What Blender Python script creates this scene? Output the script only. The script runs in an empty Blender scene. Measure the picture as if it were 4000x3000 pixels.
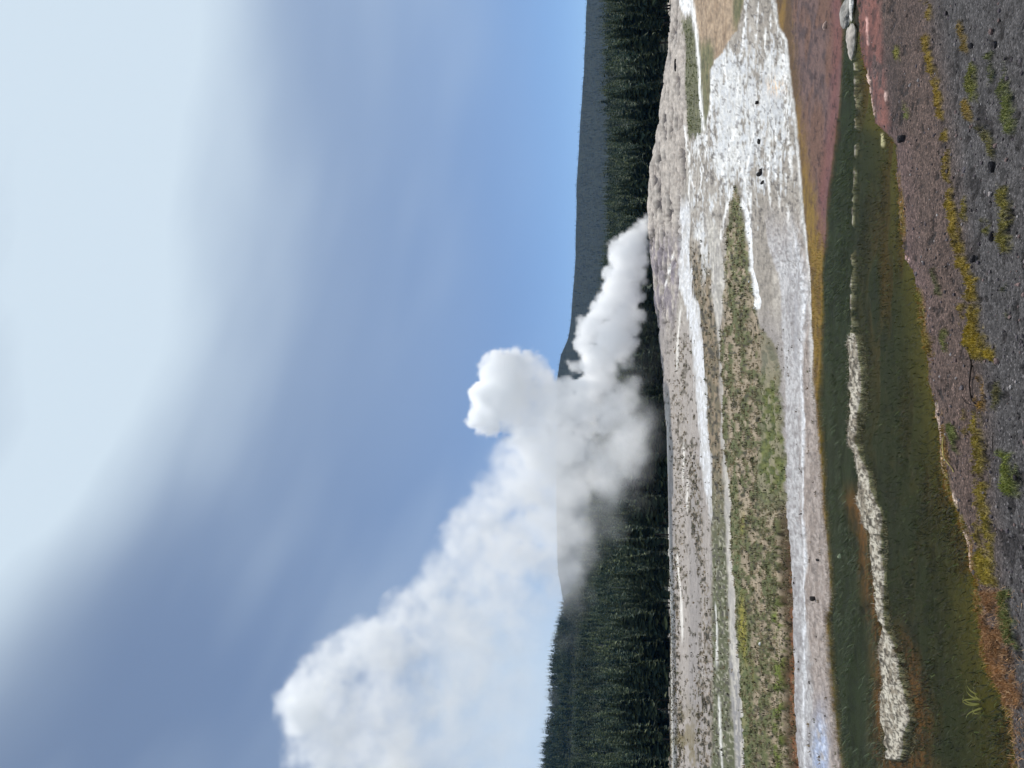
import bpy, math, random
import numpy as np
from mathutils import Matrix, Vector

S = bpy.context.scene
COL = S.collection
R = math.radians

# ------------------------------------------------------------------ camera, sky, sun, exposure
EYE = 2.0                      # metres above the near gravel
PITCH = R(11.8)
FOC = 4000 * 26 / 36           # focal length in photograph pixels
cam = bpy.data.cameras.new('camera')
cam.sensor_fit = 'HORIZONTAL'
cam.sensor_width = 36
cam.lens = 26
cam.clip_start = 0.05
cam.clip_end = 30000
co = bpy.data.objects.new('camera', cam)
COL.objects.link(co)
S.camera = co
UPC = np.array((0, -math.sin(PITCH), math.cos(PITCH)))
FWD = np.array((0, math.cos(PITCH), math.sin(PITCH)))
co.matrix_world = Matrix(((-UPC[0], 1, -FWD[0], 0), (-UPC[1], 0, -FWD[1], 0), (-UPC[2], 0, -FWD[2], EYE), (0, 0, 0, 1)))

SUN_EL, SUN_AZ = R(56), R(20)           # azimuth clockwise from straight ahead (+Y)
SUN_STRENGTH, SKY_STRENGTH = 3.3, 0.085
S.view_settings.view_transform = 'Standard'
S.view_settings.look = 'None'
S.view_settings.exposure = 0.0
S.view_settings.gamma = 1.0
S.view_settings.use_curve_mapping = False
cy = S.cycles
cy.use_denoising = True
cy.max_bounces = 24
cy.diffuse_bounces = 2
cy.glossy_bounces = 2
cy.transmission_bounces = 2
cy.transparent_max_bounces = 12
cy.volume_bounces = 24
cy.volume_step_rate = 2.0
cy.volume_max_steps = 512
cy.sample_clamp_indirect = 4.0

sun = bpy.data.lights.new('sun', 'SUN')
sun.energy = SUN_STRENGTH
sun.angle = R(0.6)
sun.color = (1.0, 0.955, 0.89)
so = bpy.data.objects.new('sun', sun)
sd = Vector((math.sin(SUN_AZ) * math.cos(SUN_EL), math.cos(SUN_AZ) * math.cos(SUN_EL), math.sin(SUN_EL)))
so.rotation_euler = sd.to_track_quat('Z', 'Y').to_euler()
so.location = (0, 0, 60)
COL.objects.link(so)


class NT:
    """small helper for node trees"""
    def __init__(self, tree):
        self.t = tree
        tree.nodes.clear()

    def n(self, typ, _in=None, **kw):
        nd = self.t.nodes.new(typ)
        for k, v in kw.items():
            setattr(nd, k, v)
        for k, v in (_in or {}).items():
            self.put(nd.inputs[k], v)
        return nd

    def put(self, sock, v):
        if isinstance(v, bpy.types.NodeSocket):
            self.t.links.new(v, sock)
        elif isinstance(v, bpy.types.Node):
            self.t.links.new(v.outputs[0], sock)
        else:
            sock.default_value = v

    def math(self, op, a, b=0.0, c=0.0):
        nd = self.n('ShaderNodeMath', operation=op)
        for i, v in enumerate((a, b, c)):
            self.put(nd.inputs[i], v)
        return nd.outputs[0]

    def step(self, v, lo, hi, a=0.0, b=1.0):
        nd = self.n('ShaderNodeMapRange', interpolation_type='SMOOTHSTEP')
        for i, x in enumerate((v, lo, hi, a, b)):
            self.put(nd.inputs[i], x)
        return nd.outputs[0]

    def mix(self, f, a, b):
        nd = self.n('ShaderNodeMix', data_type='RGBA')
        self.put(nd.inputs['Factor'], f)
        self.put(nd.inputs[6], a)
        self.put(nd.inputs[7], b)
        return nd.outputs[2]

    def noise(self, vec, scale, detail=4.0, rough=0.55, **kw):
        nd = self.n('ShaderNodeTexNoise', **kw)
        if vec is not None:
            self.put(nd.inputs['Vector'], vec)
        self.put(nd.inputs['Scale'], scale)
        self.put(nd.inputs['Detail'], detail)
        self.put(nd.inputs['Roughness'], rough)
        return nd.outputs[0]


W = bpy.data.worlds.new('World')
S.world = W
W.use_nodes = True
g = NT(W.node_tree)
sky = g.n('ShaderNodeTexSky', sky_type='NISHITA', sun_disc=False, sun_elevation=SUN_EL, sun_rotation=SUN_AZ,
          altitude=3600, air_density=0.85, dust_density=0.1, ozone_density=1.6)
tc = g.n('ShaderNodeTexCoord')
sep = g.n('ShaderNodeSeparateXYZ', {0: tc.outputs['Generated']})
az = g.math('ARCTAN2', sep.outputs[0], sep.outputs[1])           # radians right of straight ahead
el = g.math('ARCSINE', sep.outputs[2])
# the lower edge of the cirrus sheet, as an elevation for each azimuth
fc = g.n('ShaderNodeFloatCurve')
g.put(fc.inputs['Value'], g.math('MULTIPLY_ADD', az, 0.5, 0.5))
crv = fc.mapping.curves[0]
for (a, e) in ((-0.75, 51), (-0.52, 47), (-0.34, 42.5), (-0.17, 37.5), (0.0, 34.5), (0.2, 32.5), (0.4, 30), (0.62, 27), (0.85, 21)):
    crv.points.new(0.5 + 0.5 * a, e / 90)
for p in list(crv.points)[:]:
    pass
crv.points[0].location = (0.0, 54 / 90)
crv.points[-1].location = (1.0, 19 / 90)
fc.mapping.update()
edge = g.math('MULTIPLY', fc.outputs[0], math.pi / 2)
stretch = g.n('ShaderNodeVectorMath', operation='MULTIPLY')
cmb = g.n('ShaderNodeCombineXYZ', {0: az, 1: g.math('MULTIPLY_ADD', az, 0.25, el), 2: 0.3})
g.put(stretch.inputs[0], cmb.outputs[0])
stretch.inputs[1].default_value = (1.2, 4.0, 1)
n1 = g.noise(stretch.outputs[0], 1.3, 2.0, 0.4)
n2 = g.noise(cmb.outputs[0], 2.4, 5.0, 0.5)
n3 = g.noise(stretch.outputs[0], 2.2, 2.0, 0.4)
off = g.math('SUBTRACT', el, edge)
off = g.math('ADD', off, g.math('MULTIPLY', g.math('SUBTRACT', n1, 0.5), 0.16))
sheet = g.math('ADD', g.math('MULTIPLY', g.step(off, -0.12, 0.16), 0.74), g.math('MULTIPLY', g.step(off, -0.42, 0.02), g.step(az, -0.42, 0.05, 0.04, 0.26)))
above = g.math('MULTIPLY', g.step(off, 0.10, 0.24, 0.0, 0.34), g.step(az, 0.20, -0.25, 0.2, 1.0))
sheet = g.math('SUBTRACT', sheet, above)
n4 = g.noise(stretch.outputs[0], 5.0, 4.0, 0.5)
ridge = g.math('MULTIPLY', g.step(off, -0.06, 0.08), g.step(off, 0.24, 0.09))
sheet = g.math('ADD', g.math('MULTIPLY', sheet, g.math('ADD', g.math('MULTIPLY', n1, 0.25), g.math('MULTIPLY_ADD', n4, 0.22, 0.60))), g.math('MULTIPLY', ridge, 0.18))
wisp = g.math('MULTIPLY_ADD', g.step(n3, 0.40, 0.80), 0.16, 0.15)
wisp = g.math('MULTIPLY', wisp, g.step(el, 0.08, 0.34))
# a low bank of pale cloud behind the hill on the left
low = g.math('MULTIPLY', g.step(az, -0.05, -0.40), g.math('MULTIPLY', g.step(el, 0.50, 0.16), g.step(n2, 0.25, 0.6, 0.7, 1.0)))
cloud = g.math('MAXIMUM', g.math('ADD', sheet, wisp), low)
cloud = g.math('MINIMUM', cloud, 0.97)
hs = g.n('ShaderNodeHueSaturation', {'Saturation': 1.03, 'Value': 1.24, 'Color': sky.outputs[0]})
skyc = g.mix(cloud, hs.outputs[0], (8.0, 9.4, 10.6, 1))
bg = g.n('ShaderNodeBackground', {'Color': skyc, 'Strength': SKY_STRENGTH})
g.n('ShaderNodeOutputWorld', {'Surface': bg.outputs[0]})


# ------------------------------------------------------------------ helpers
def lin(r, gg, b):
    f = lambda c: (c / 255 / 12.92) if c <= 10 else ((c / 255 + 0.055) / 1.055) ** 2.4
    return np.array((f(r), f(gg), f(b)), dtype=np.float32)


def hash2(ix, iy, seed):
    h = (ix.astype(np.int64) * 374761393 + iy.astype(np.int64) * 668265263 + seed * 144665) & 0xFFFFFFFF
    h = ((h ^ (h >> 13)) * 1274126177) & 0xFFFFFFFF
    h = ((h ^ (h >> 16)) * 2246822519) & 0xFFFFFFFF
    return ((h ^ (h >> 15)) & 0xFFFFFF).astype(np.float32) / 0xFFFFFF


def vn(x, y, seed=0):
    ix, iy = np.floor(x), np.floor(y)
    fx, fy = (x - ix).astype(np.float32), (y - iy).astype(np.float32)
    ix, iy = ix.astype(np.int64), iy.astype(np.int64)
    fx, fy = fx * fx * (3 - 2 * fx), fy * fy * (3 - 2 * fy)
    a, b = hash2(ix, iy, seed), hash2(ix + 1, iy, seed)
    c, d = hash2(ix, iy + 1, seed), hash2(ix + 1, iy + 1, seed)
    return (a + (b - a) * fx) * (1 - fy) + (c + (d - c) * fx) * fy


def fbm(x, y, octs=4, seed=0, gain=0.5):
    s, a, t = 0.0, 1.0, 0.0
    for i in range(octs):
        s = s + a * vn(x * 2 ** i + 17.3 * i, y * 2 ** i - 9.1 * i, seed + i)
        t += a
        a *= gain
    return s / t


def sst(v, lo, hi):
    t = np.clip((v - lo) / (hi - lo), 0, 1)
    return t * t * (3 - 2 * t)


def lerp(a, b, t):
    return a + (b - a) * t


def ray(d, b):
    """direction of sight for a dip reading d and a bearing reading b (readings taken on the photograph, 4000 x 3000)"""
    d, b = np.asarray(d, float), np.asarray(b, float)
    u, r = -(d - 2000) / FOC, -(b - 1500) / FOC
    v = FWD[:, None] + UPC[:, None] * np.atleast_1d(u) + np.array((1, 0, 0))[:, None] * np.atleast_1d(r)
    return v                                     # 3 x n


def reading(x, y, z):
    zc = y * FWD[1] + (z - EYE) * FWD[2]
    zc = np.maximum(zc, 0.15)
    return 2000 - FOC * (y * UPC[1] + (z - EYE) * UPC[2]) / zc, 1500 - FOC * x / zc


def at_range(d, b, Y):
    v = ray(d, b)
    return v * (Y / v[1]) + np.array((0, 0, EYE))[:, None]


def tag(o, label=None, category=None, group=None, kind=None):
    for k, v in (('label', label), ('category', category), ('group', group), ('kind', kind)):
        if v:
            o[k] = v
    return o


def mesh_np(name, verts, faces, mats=(), cols=None, smooth=True, parent=None, attrs=None, midx=None):
    """verts n x 3, faces m x k array (all of one size) or a list of such arrays"""
    me = bpy.data.meshes.new(name)
    verts = np.asarray(verts, np.float32)
    fl = faces if isinstance(faces, list) else [faces]
    fl = [np.asarray(f, np.int32) for f in fl if len(f)]
    me.vertices.add(len(verts))
    me.vertices.foreach_set('co', verts.ravel())
    if fl:
        tot = np.concatenate([np.full(len(f), f.shape[1], np.int32) for f in fl])
        loops = np.concatenate([f.ravel() for f in fl])
        me.loops.add(len(loops))
        me.loops.foreach_set('vertex_index', loops)
        me.polygons.add(len(tot))
        st = np.zeros(len(tot), np.int32)
        st[1:] = np.cumsum(tot)[:-1]
        me.polygons.foreach_set('loop_start', st)
        me.polygons.foreach_set('use_smooth', np.full(len(tot), smooth, bool))
        if midx is not None:
            me.polygons.foreach_set('material_index', np.asarray(midx, np.int32))
    for m in mats:
        me.materials.append(m)
    if cols is not None:
        a = me.color_attributes.new('tint', 'FLOAT_COLOR', 'POINT')
        c4 = np.ones((len(verts), 4), np.float32)
        c4[:, :3] = cols
        a.data.foreach_set('color', c4.ravel())
    for k, v in (attrs or {}).items():
        a = me.attributes.new(k, 'FLOAT', 'POINT')
        a.data.foreach_set('value', np.asarray(v, np.float32))
    me.update(calc_edges=True)
    me.validate()
    o = bpy.data.objects.new(name, me)
    COL.objects.link(o)
    if parent is not None:
        o.parent = parent
    return o


def simple_mat(name, rough=0.8, spec=0.3, attr=True, col=(0.5, 0.5, 0.5), var=0.35, scale=3.0, bump=0.0, bscale=20.0, translucent=0.0):
    m = bpy.data.materials.new(name)
    m.use_nodes = True
    q = NT(m.node_tree)
    if attr:
        c = q.n('ShaderNodeAttribute', attribute_name='tint').outputs[0]
    else:
        c = q.n('ShaderNodeRGB').outputs[0]
        c.default_value = (*col, 1)
    tcx = q.n('ShaderNodeTexCoord')
    nz = q.noise(tcx.outputs['Object'], scale, 5.0)
    k = q.step(nz, 0.25, 0.75, 1 - var, 1 + var)
    vm = q.n('ShaderNodeVectorMath', operation='SCALE')
    q.put(vm.inputs[0], c)
    q.put(vm.inputs['Scale'], k)
    bs = q.n('ShaderNodeBsdfPrincipled', {'Base Color': vm.outputs[0], 'Roughness': rough, 'Specular IOR Level': spec})
    if bump:
        bn = q.noise(tcx.outputs['Object'], bscale, 6.0, 0.65)
        bp = q.n('ShaderNodeBump', {'Strength': bump, 'Distance': 0.02, 'Height': bn})
        q.put(bs.inputs['Normal'], bp.outputs[0])
    out = bs.outputs[0]
    if translucent:
        tr = q.n('ShaderNodeBsdfTranslucent', {'Color': vm.outputs[0]})
        mx = q.n('ShaderNodeMixShader', {0: translucent, 1: bs.outputs[0], 2: tr.outputs[0]})
        out = mx.outputs[0]
    q.n('ShaderNodeOutputMaterial', {'Surface': out})
    return m


def TL(kind, pts):
    """readings noted on enlarged crops of the photograph, turned into (dip, bearing)"""
    bx, by, s = {'1': (2000, 0, 1.659), '2': (3000, 0, 1.659), '3': (2000, 1000, 1.659), '4': (3000, 1000, 1.659), '5': (2000, 2000, 1.659),
                 '6': (3000, 2000, 1.659), 'A': (2500, 0, 1.843), 'B': (2500, 800, 1.843), 'C': (2550, 1600, 2.37), 'D': (2550, 2300, 2.37),
                 'F': (0, 0, 0.553)}[kind]
    return [(bx + x / s, by + y / s) for x, y in pts]


def curve(*segs):
    pts = [p for k, ps in segs for p in TL(k, ps)]
    pts.sort(key=lambda p: p[1])
    return np.array([p[1] for p in pts]), np.array([p[0] for p in pts])


# ------------------------------------------------------------------ the lie of the land
MOUND_Y = 110.0
_mb = np.array([0, 133, 267, 392, 400, 467, 533, 600, 653, 766, 893 - 0], float)
# skyline of the geyser mound: (bearing, dip) on the photograph
SKY_M = TL('F', [(1463, 0), (1446, 133), (1426, 267), (1408, 372), (1402, 388), (1400, 440), (1402, 480), (1403, 533), (1409, 590), (1416, 653),
                 (1425, 730), (1431, 780), (1440, 920), (1443, 1050), (1447, 1250), (1450, 1400)])
_p = at_range([p[0] for p in SKY_M], [p[1] for p in SKY_M], MOUND_Y)
_o = np.argsort(_p[0])
MX, MZ = _p[0][_o], _p[2][_o]


def plain_z(x, y):
    r = np.hypot(x, y)
    return np.where(r < 15, 0.0, 0.0070 * (r - 15) * sst(r, 15, 40)) - 1.6 * sst(r, 175, 240) * 0


def mound_z(x, y):
    h = np.interp(x, MX, MZ, left=MZ[0], right=MZ[-1]) - plain_z(x, y)
    f = np.where(y < MOUND_Y, np.exp(-((y - MOUND_Y) / 24.0) ** 2), np.exp(-((y - MOUND_Y) / 30.0) ** 2))
    return np.maximum(h, 0) * f * np.exp(-(np.clip(np.abs(x - 8) - 62, 0, None) / 12) ** 2)


def base_z(x, y):
    return plain_z(x, y) + mound_z(x, y)


# ------------------------------------------------------------------ ground sheet
th = [-1.45]
while th[-1] < 1.45:
    a = abs(th[-1])
    th.append(th[-1] + (0.00115 if a < 0.56 else 0.00115 + (a - 0.56) * 0.08))
th = np.array(th)
rr = [1.2]
while rr[-1] < 235:
    r_ = rr[-1]
    rr.append(r_ + max(min((r_ * r_ + 4) / 2 * 0.00115 * (1.0 if r_ > 4.4 else 2.5), 0.5), 0.008))
rr = np.array(rr)
TH, RR = np.meshgrid(th, rr)
GX, GY = (np.sin(TH) * RR).ravel(), (np.cos(TH) * RR).ravel()
GZ = base_z(GX, GY)
DD, BB = reading(GX, GY, GZ)
DD = np.where(GY < 0.3, 5000, DD)
NG = len(GX)
print('ground verts', NG, len(th), len(rr))


def line(c, ext=None):
    return np.interp(BB, c[0], c[1])


# noise fields over the plan, in metres
W1 = fbm(GX * 0.08, GY * 0.08, 4, 1)
W2n = fbm(GX * 0.5, GY * 0.5, 4, 2)
W3 = fbm(GX * 2.0, GY * 2.0, 4, 3)
W4 = fbm(GX * 7.0, GY * 7.0, 3, 4)
W5 = fbm(GX * 22.0, GY * 22.0, 3, 5)
W6 = vn(GX * 60.0, GY * 60.0, 6)
PN1 = fbm(BB / 20.0, DD / 6.0, 3, 11)
PN2 = vn(BB / 9.0, DD / 5.0, 12)
PN3 = fbm(BB / 60.0, DD / 9.0, 4, 13, 0.6)
near = np.clip(12.0 / RR.ravel(), 0, 1)
jag = ((W3 - 0.5) * 0.7 + (W4 - 0.5) * 0.7 + (W5 - 0.5) * 0.7)     # ragged edges
jagf = (W2n - 0.5) + (W3 - 0.5) * 0.8
FAR = sst(RR.ravel(), 14, 30)
JG = lerp(jag, jagf, FAR)

colr = np.empty((NG, 3), np.float32)
hgt = np.zeros(NG, np.float32)
grit = np.zeros(NG, np.float32)
wet = np.zeros(NG, np.float32)


def paint(c, mask, c2=None, n=None):
    """lay colour c (varying to c2 by n) where mask is 1"""
    global colr
    cc = lin(*c)[None, :]
    if c2 is not None:
        cc = cc + (lin(*c2)[None, :] - cc) * np.clip(n, 0, 1)[:, None]
    colr = colr + (cc - colr) * np.clip(mask, 0, 1)[:, None].astype(np.float32)


def band(lo, hi, soft=6.0, amp=20.0, b0=None, b1=None, bs=30.0):
    j = JG * amp
    m = np.ones(NG)
    if lo is not None:
        m = m * sst(DD + j - line(lo), -soft, soft)
    if hi is not None:
        m = m * (1 - sst(DD + j - line(hi), -soft, soft))
    if b0 is not None:
        m = m * sst(BB + jagf * 60, b0 - bs, b0 + bs)
    if b1 is not None:
        m = m * (1 - sst(BB + jagf * 60, b1 - bs, b1 + bs))
    return m


# --- the shore of the white sinter flat, far bank, near bank
B1 = curve(('2', [(45, 0), (75, 170), (120, 260), (140, 480), (185, 790), (215, 1200), (245, 1560)]),
           ('4', [(265, 100), (275, 400), (290, 620), (300, 900), (320, 1100), (340, 1350), (355, 1600)]),
           ('6', [(365, 100), (385, 350), (400, 560), (372, 700), (395, 950), (420, 1250), (445, 1500), (470, 1655)]))
MATLO = curve(('2', [(140, 0), (160, 300), (195, 600), (240, 900), (280, 1150), (310, 1300), (345, 1550), (380, 1659)]))
SFAR = curve(('2', [(470, 0), (475, 300), (470, 400), (455, 700), (420, 1000), (385, 1250), (370, 1400), (372, 1600)]),
             ('4', [(350, 20), (345, 400), (335, 700), (315, 920), (330, 1100), (350, 1350), (365, 1600)]),
             ('6', [(372, 100), (392, 350), (405, 560), (378, 700), (400, 950), (425, 1250), (450, 1500), (475, 1655)]))
SNEAR = curve(('2', [(578, 0), (590, 200), (600, 280), (620, 400), (650, 550), (672, 700), (695, 800), (800, 900), (822, 960), (830, 1150), (850, 1350), (870, 1600)]),
              ('4', [(885, 20), (925, 90), (955, 180), (985, 350), (1000, 500), (1025, 600), (1040, 800), (1080, 950), (1105, 1100), (1130, 1350), (1150, 1500), (1200, 1620)]),
              ('6', [(1235, 30), (1280, 150), (1320, 400), (1365, 600), (1395, 850), (1440, 1000), (1495, 1150), (1550, 1280), (1585, 1450), (1600, 1655)]))

# ================= far plain
paint((166, 158, 148), np.ones(NG), (144, 136, 126), sst(W2n, 0.35, 0.65))
farplain = 1 - sst(DD - line(B1), -4, 4)
sp1 = fbm(BB / 34.0, DD / 17.0, 3, 21)        # clumps
sp2 = fbm(BB / 15.0, DD / 8.0, 3, 22)
# mound
TOE = curve(('F', [(1476, 0), (1482, 210), (1488, 300), (1470, 442), (1472, 532), (1463, 652), (1452, 742), (1442, 832), (1435, 1000), (1420, 1659)]))
mound = band(None, TOE, 10, 16)
cr = fbm(BB / 70.0 + DD / 30.0 + 1.5 * W2n, DD / 9.0 - BB / 260.0, 4, 31, 0.6)
paint((184, 174, 164), mound, (158, 148, 139), sst(W3, 0.3, 0.7))
leftm = sst(BB, 850, 1000)
paint((128, 119, 124), mound * leftm * sst(W2n + 0.3 * W3, 0.42, 0.75))
gaps = sst(cr, 0.53, 0.62) * mound
paint((104, 96, 94), gaps * 0.9)
paint((60, 55, 56), mound * sst(cr, 0.60, 0.67) * 0.85)
# left plain
LPm = band(None, None, b0=1250, bs=80) * farplain
paint((158, 149, 142), LPm * 0.9, (142, 135, 131), sst(W1, 0.4, 0.6))
speck = sst(sp2, 0.63, 0.70)
R1lo = curve(('B', [(280, 0), (278, 300), (285, 600), (335, 740), (360, 900), (385, 1150), (405, 1400), (425, 1650)]),
             ('C', [(414, 30), (440, 300), (450, 500), (480, 680), (500, 850), (530, 1000), (545, 1100), (545, 1659)]))
R1hi = curve(('B', [(360, 0), (352, 300), (385, 650), (430, 750), (440, 900), (465, 1200), (485, 1450), (495, 1650)]),
             ('C', [(502, 30), (520, 300), (530, 500), (537, 800), (545, 1000), (546, 1100), (546, 1659)]))
R2lo = curve(('B', [(440, 0), (465, 200), (500, 400), (525, 700), (545, 900), (562, 1100), (572, 1300), (580, 1650)]),
             ('C', [(625, 30), (640, 300), (650, 600), (665, 850), (680, 1200), (690, 1640)]),
             ('D', [(692, 20), (705, 400), (720, 800), (740, 1200), (765, 1655)]))
R2hi = curve(('B', [(500, 0), (560, 200), (598, 400), (600, 500), (588, 700), (568, 900), (574, 1100), (585, 1300), (600, 1650)]),
             ('C', [(645, 30), (665, 300), (690, 500), (720, 750), (735, 850), (720, 1000), (725, 1300), (745, 1640)]),
             ('D', [(748, 20), (775, 450), (805, 800), (830, 1100), (845, 1400), (855, 1655)]))
G2lo = curve(('A', [(690, 1310)]), ('B', [(660, 0), (620, 200), (610, 400), (600, 800), (574, 1100), (585, 1300), (600, 1650)]),
             ('C', [(650, 30), (690, 500), (735, 850), (728, 1300), (748, 1640)]), ('D', [(760, 20), (785, 450), (812, 800), (838, 1100), (858, 1655)]))
G2hi = curve(('A', [(700, 1312)]), ('B', [(730, 0), (770, 200), (790, 400), (812, 600), (835, 740), (885, 900), (960, 1000), (1000, 1200), (1010, 1400), (1020, 1650)]),
             ('C', [(1200, 30), (1225, 300), (1240, 700), (1245, 1000), (1250, 1640)]), ('D', [(1290, 20), (1290, 500), (1300, 900), (1320, 1300), (1345, 1655)]))
# brown clumps on the left plain
CL1 = band(curve(('C', [(330, 300), (330, 900), (400, 1300), (450, 1650)]), ('D', [(440, 10), (430, 500), (390, 900), (400, 1655)])),
           curve(('C', [(400, 300), (440, 700), (470, 1300), (520, 1650)]), ('D', [(540, 10), (570, 600), (560, 1655)])), 10, 25, b0=1720)
CL2 = band(curve(('D', [(170, 0), (170, 1655)])), curve(('D', [(235, 0), (255, 700), (300, 1655)])), 8, 20, b0=2150)
CL3 = band(curve(('B', [(260, 900), (260, 1650)]), ('C', [(170, 0), (170, 1650)])), curve(('B', [(380, 900), (330, 1650)]), ('C', [(300, 0), (320, 1650)])), 10, 30, b0=1330, b1=2300) * 0.55
clm = np.clip(CL1 + CL2 + CL3, 0, 1) * LPm
paint((134, 116, 94), clm * sst(sp2, 0.40, 0.62) * 0.8, (108, 98, 76), sst(W4, 0.3, 0.7))
paint((58, 54, 44), clm * sst(sp2, 0.57, 0.66))
paint((70, 64, 52), LPm * (1 - clm) * sst(sp2, 0.68, 0.74) * 0.8)
paint((112, 100, 66), band(None, curve(('D', [(330, 0), (400, 1655)])), 20, 40, b0=2780, bs=120) * sst(sp1, 0.35, 0.6) * 0.8)
# strip between the two runoff channels
S1 = band(R1hi, R2lo, 5, 12, b0=980, bs=100)
paint((104, 95, 74), S1, (130, 114, 92), sst(PN1, 0.4, 0.6))
paint((86, 88, 62), S1 * sst(BB, 1700, 2200), (138, 136, 116), sst(sp2, 0.52, 0.66))
paint((52, 48, 38), S1 * sst(sp2, 0.56, 0.64) * 0.85)
paint((156, 152, 134), S1 * sst(PN2, 0.68, 0.82) * sst(BB, 1700, 2200) * 0.8)
for cpts, wd in (((('D', [(580, 150), (592, 400), (595, 650)])), 3.5), ((('D', [(612, 1000), (622, 1300), (640, 1655)])), 4.5)):
    c_ = curve(cpts)
    mm = np.exp(-((DD + JG * 6 - line(c_)) / wd) ** 2) * sst(BB, c_[0][0] - 20, c_[0][0] + 20) * (1 - sst(BB, c_[0][-1] - 20, c_[0][-1] + 60))
    paint((215, 212, 205), mm)
# central mottled plain
G2 = band(G2lo, G2hi, 6, 18, b0=740, bs=40)
paint((158, 143, 122), G2, (138, 124, 104), sst(W3, 0.35, 0.65))
paint((98, 98, 62), G2 * sst(sp1 + 0.25 * (sp2 - 0.5), 0.44, 0.54), (82, 88, 52), W4)
paint((100, 103, 62), G2 * (1 - sst(BB, 1000, 1250)) * sst(sp2, 0.35, 0.55) * 0.8)
paint((62, 59, 44), G2 * sst(sp2, 0.62, 0.70))
G3 = band(curve(('C', [(735, 300), (750, 1000), (760, 1650)]), ('D', [(765, 0), (785, 450), (812, 800), (838, 1100), (858, 1655)])),
          curve(('C', [(770, 300), (800, 1000), (830, 1650)]), ('D', [(880, 0), (905, 450), (920, 900), (930, 1655)])), 8, 14, b0=1720, bs=80)
paint((86, 94, 58), G3, (112, 110, 76), sst(PN1, 0.45, 0.6))
G4 = band(curve(('B', [(880, 900), (885, 1250), (895, 1650)]), ('C', [(1010, 20), (1000, 300), (990, 700)])), G2hi, 10, 18, b0=1290, b1=1960, bs=90)
paint((104, 102, 84), G4)
paint((78, 86, 48), G4 * sst(BB, 1420, 1520), (98, 102, 54), sst(PN1, 0.4, 0.6))
paint((140, 130, 108), G4 * sst(sp1, 0.52, 0.62) * 0.7)
paint((140, 130, 48), G2 * sst(fbm(GX * 0.25, GY * 0.2, 3, 41), 0.62, 0.70) * sst(BB, 1700, 1900) * 0.8)
G5 = band(curve(('D', [(1130, 0), (1140, 500), (1145, 1655)])), curve(('D', [(1190, 0), (1200, 500), (1218, 1655)])), 6, 14, b0=2350)
paint((98, 108, 42), G5 * sst(sp1, 0.36, 0.5))
DIT = band(curve(('C', [(1180, 900), (1180, 1640)]), ('D', [(1182, 20), (1192, 400), (1202, 800), (1215, 1200), (1222, 1655)])),
           curve(('C', [(1235, 900), (1268, 1300), (1275, 1640)]), ('D', [(1290, 20), (1290, 500), (1300, 900), (1320, 1300), (1345, 1655)])), 5, 10, b0=2010, bs=90)
paint((74, 58, 38), DIT)
DITo = band(curve(('C', [(1230, 900), (1238, 1640)]), ('D', [(1238, 20), (1232, 400), (1225, 900), (1250, 1300), (1270, 1655)])), G2hi, 5, 10, b0=2030, bs=90)
paint((118, 78, 48), DITo * DIT, (88, 58, 36), sst(W3, 0.35, 0.65))
hgt -= 0.10 * DIT

# right: olive wedge, tan patch
WL = curve(('A', [(372, 0), (385, 70), (405, 250), (425, 500), (440, 750), (458, 940)]))
G1 = band(curve(('A', [(310, 140), (322, 400), (335, 700), (352, 1010)])), curve(('A', [(375, 130), (402, 350), (425, 650), (455, 940), (400, 1015)])), 4, 8, b0=75, b1=545, bs=12)
T1hi = curve(('A', [(750, 0), (705, 220), (660, 250), (600, 380), (540, 430), (510, 500), (497, 800), (462, 960)]))
T1 = band(WL, T1hi, 4, 10, b1=525, bs=10)
paint((162, 140, 116), T1, (135, 114, 92), sst(W3 + 0.4 * (W2n - .5), 0.4, 0.65))
paint((94, 94, 62), T1 * np.clip(sst(BB + JG * 80, 120, 190) * (1 - sst(DD, 2775, 2800)) + sst(DD, 2850, 2875) * (1 - sst(BB, 60, 170)), 0, 1), (112, 104, 74), sst(W3, 0.4, 0.65))
paint((86, 87, 60), G1, (104, 102, 76), sst(W3, 0.4, 0.7))
paint((232, 230, 226), np.exp(-((DD + JG * 8 - line(WL)) / 6.0) ** 2) * (1 - sst(BB, 500, 530)))
paint((226, 224, 222), band(curve(('A', [(275, 0), (330, 130)])), WL, 5, 8, b1=60, bs=15))
# white flats
WR = farplain * band(T1hi, None, 4, 12) * (1 - sst(BB, 1000, 1500)) * np.maximum(sst(DD, 2700, 2760), 0)
WR = np.where(BB > 520, farplain * sst(DD + JG * 20, 2690, 2715) * (1 - sst(BB + JG * 200, 800, 1300)), WR) * (1 - G2)
VXY = (GX - 24.0, GY - 104.0)
phi, rho = np.arctan2(VXY[0], -VXY[1]), np.hypot(*VXY)
strk = 0.5 * fbm(phi * 26 + 0.6 * W2n, rho * 0.10, 5, 51, 0.62) + 0.32 * PN3 + 0.18 * PN1
hot = np.exp(-(((DD - 2905) / 120) ** 2 + ((BB - 330) / 130) ** 2)) + np.exp(-(((DD - 2815) / 55) ** 2 + ((BB - 330) / 110) ** 2)) \
    + 0.9 * np.exp(-(((DD - 2790) / 60) ** 2 + ((BB - 650) / 110) ** 2)) + 0.8 * np.exp(-(((DD - 2940) / 40) ** 2 + ((BB - 830) / 130) ** 2)) \
    + 0.6 * np.exp(-(((DD - 3040) / 25) ** 2 + ((BB - 500) / 500) ** 2)) + 0.5 * np.exp(-(((DD - 2900) / 30) ** 2 + ((BB - 60) / 120) ** 2))
whm = WR * sst(strk + 0.085 * hot + 0.10 * (W4 - 0.5), 0.515, 0.60)
paint((206, 204, 199), whm, (172, 173, 174), sst(W3 * .4 + PN1 * .6, 0.42, 0.62))
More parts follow.
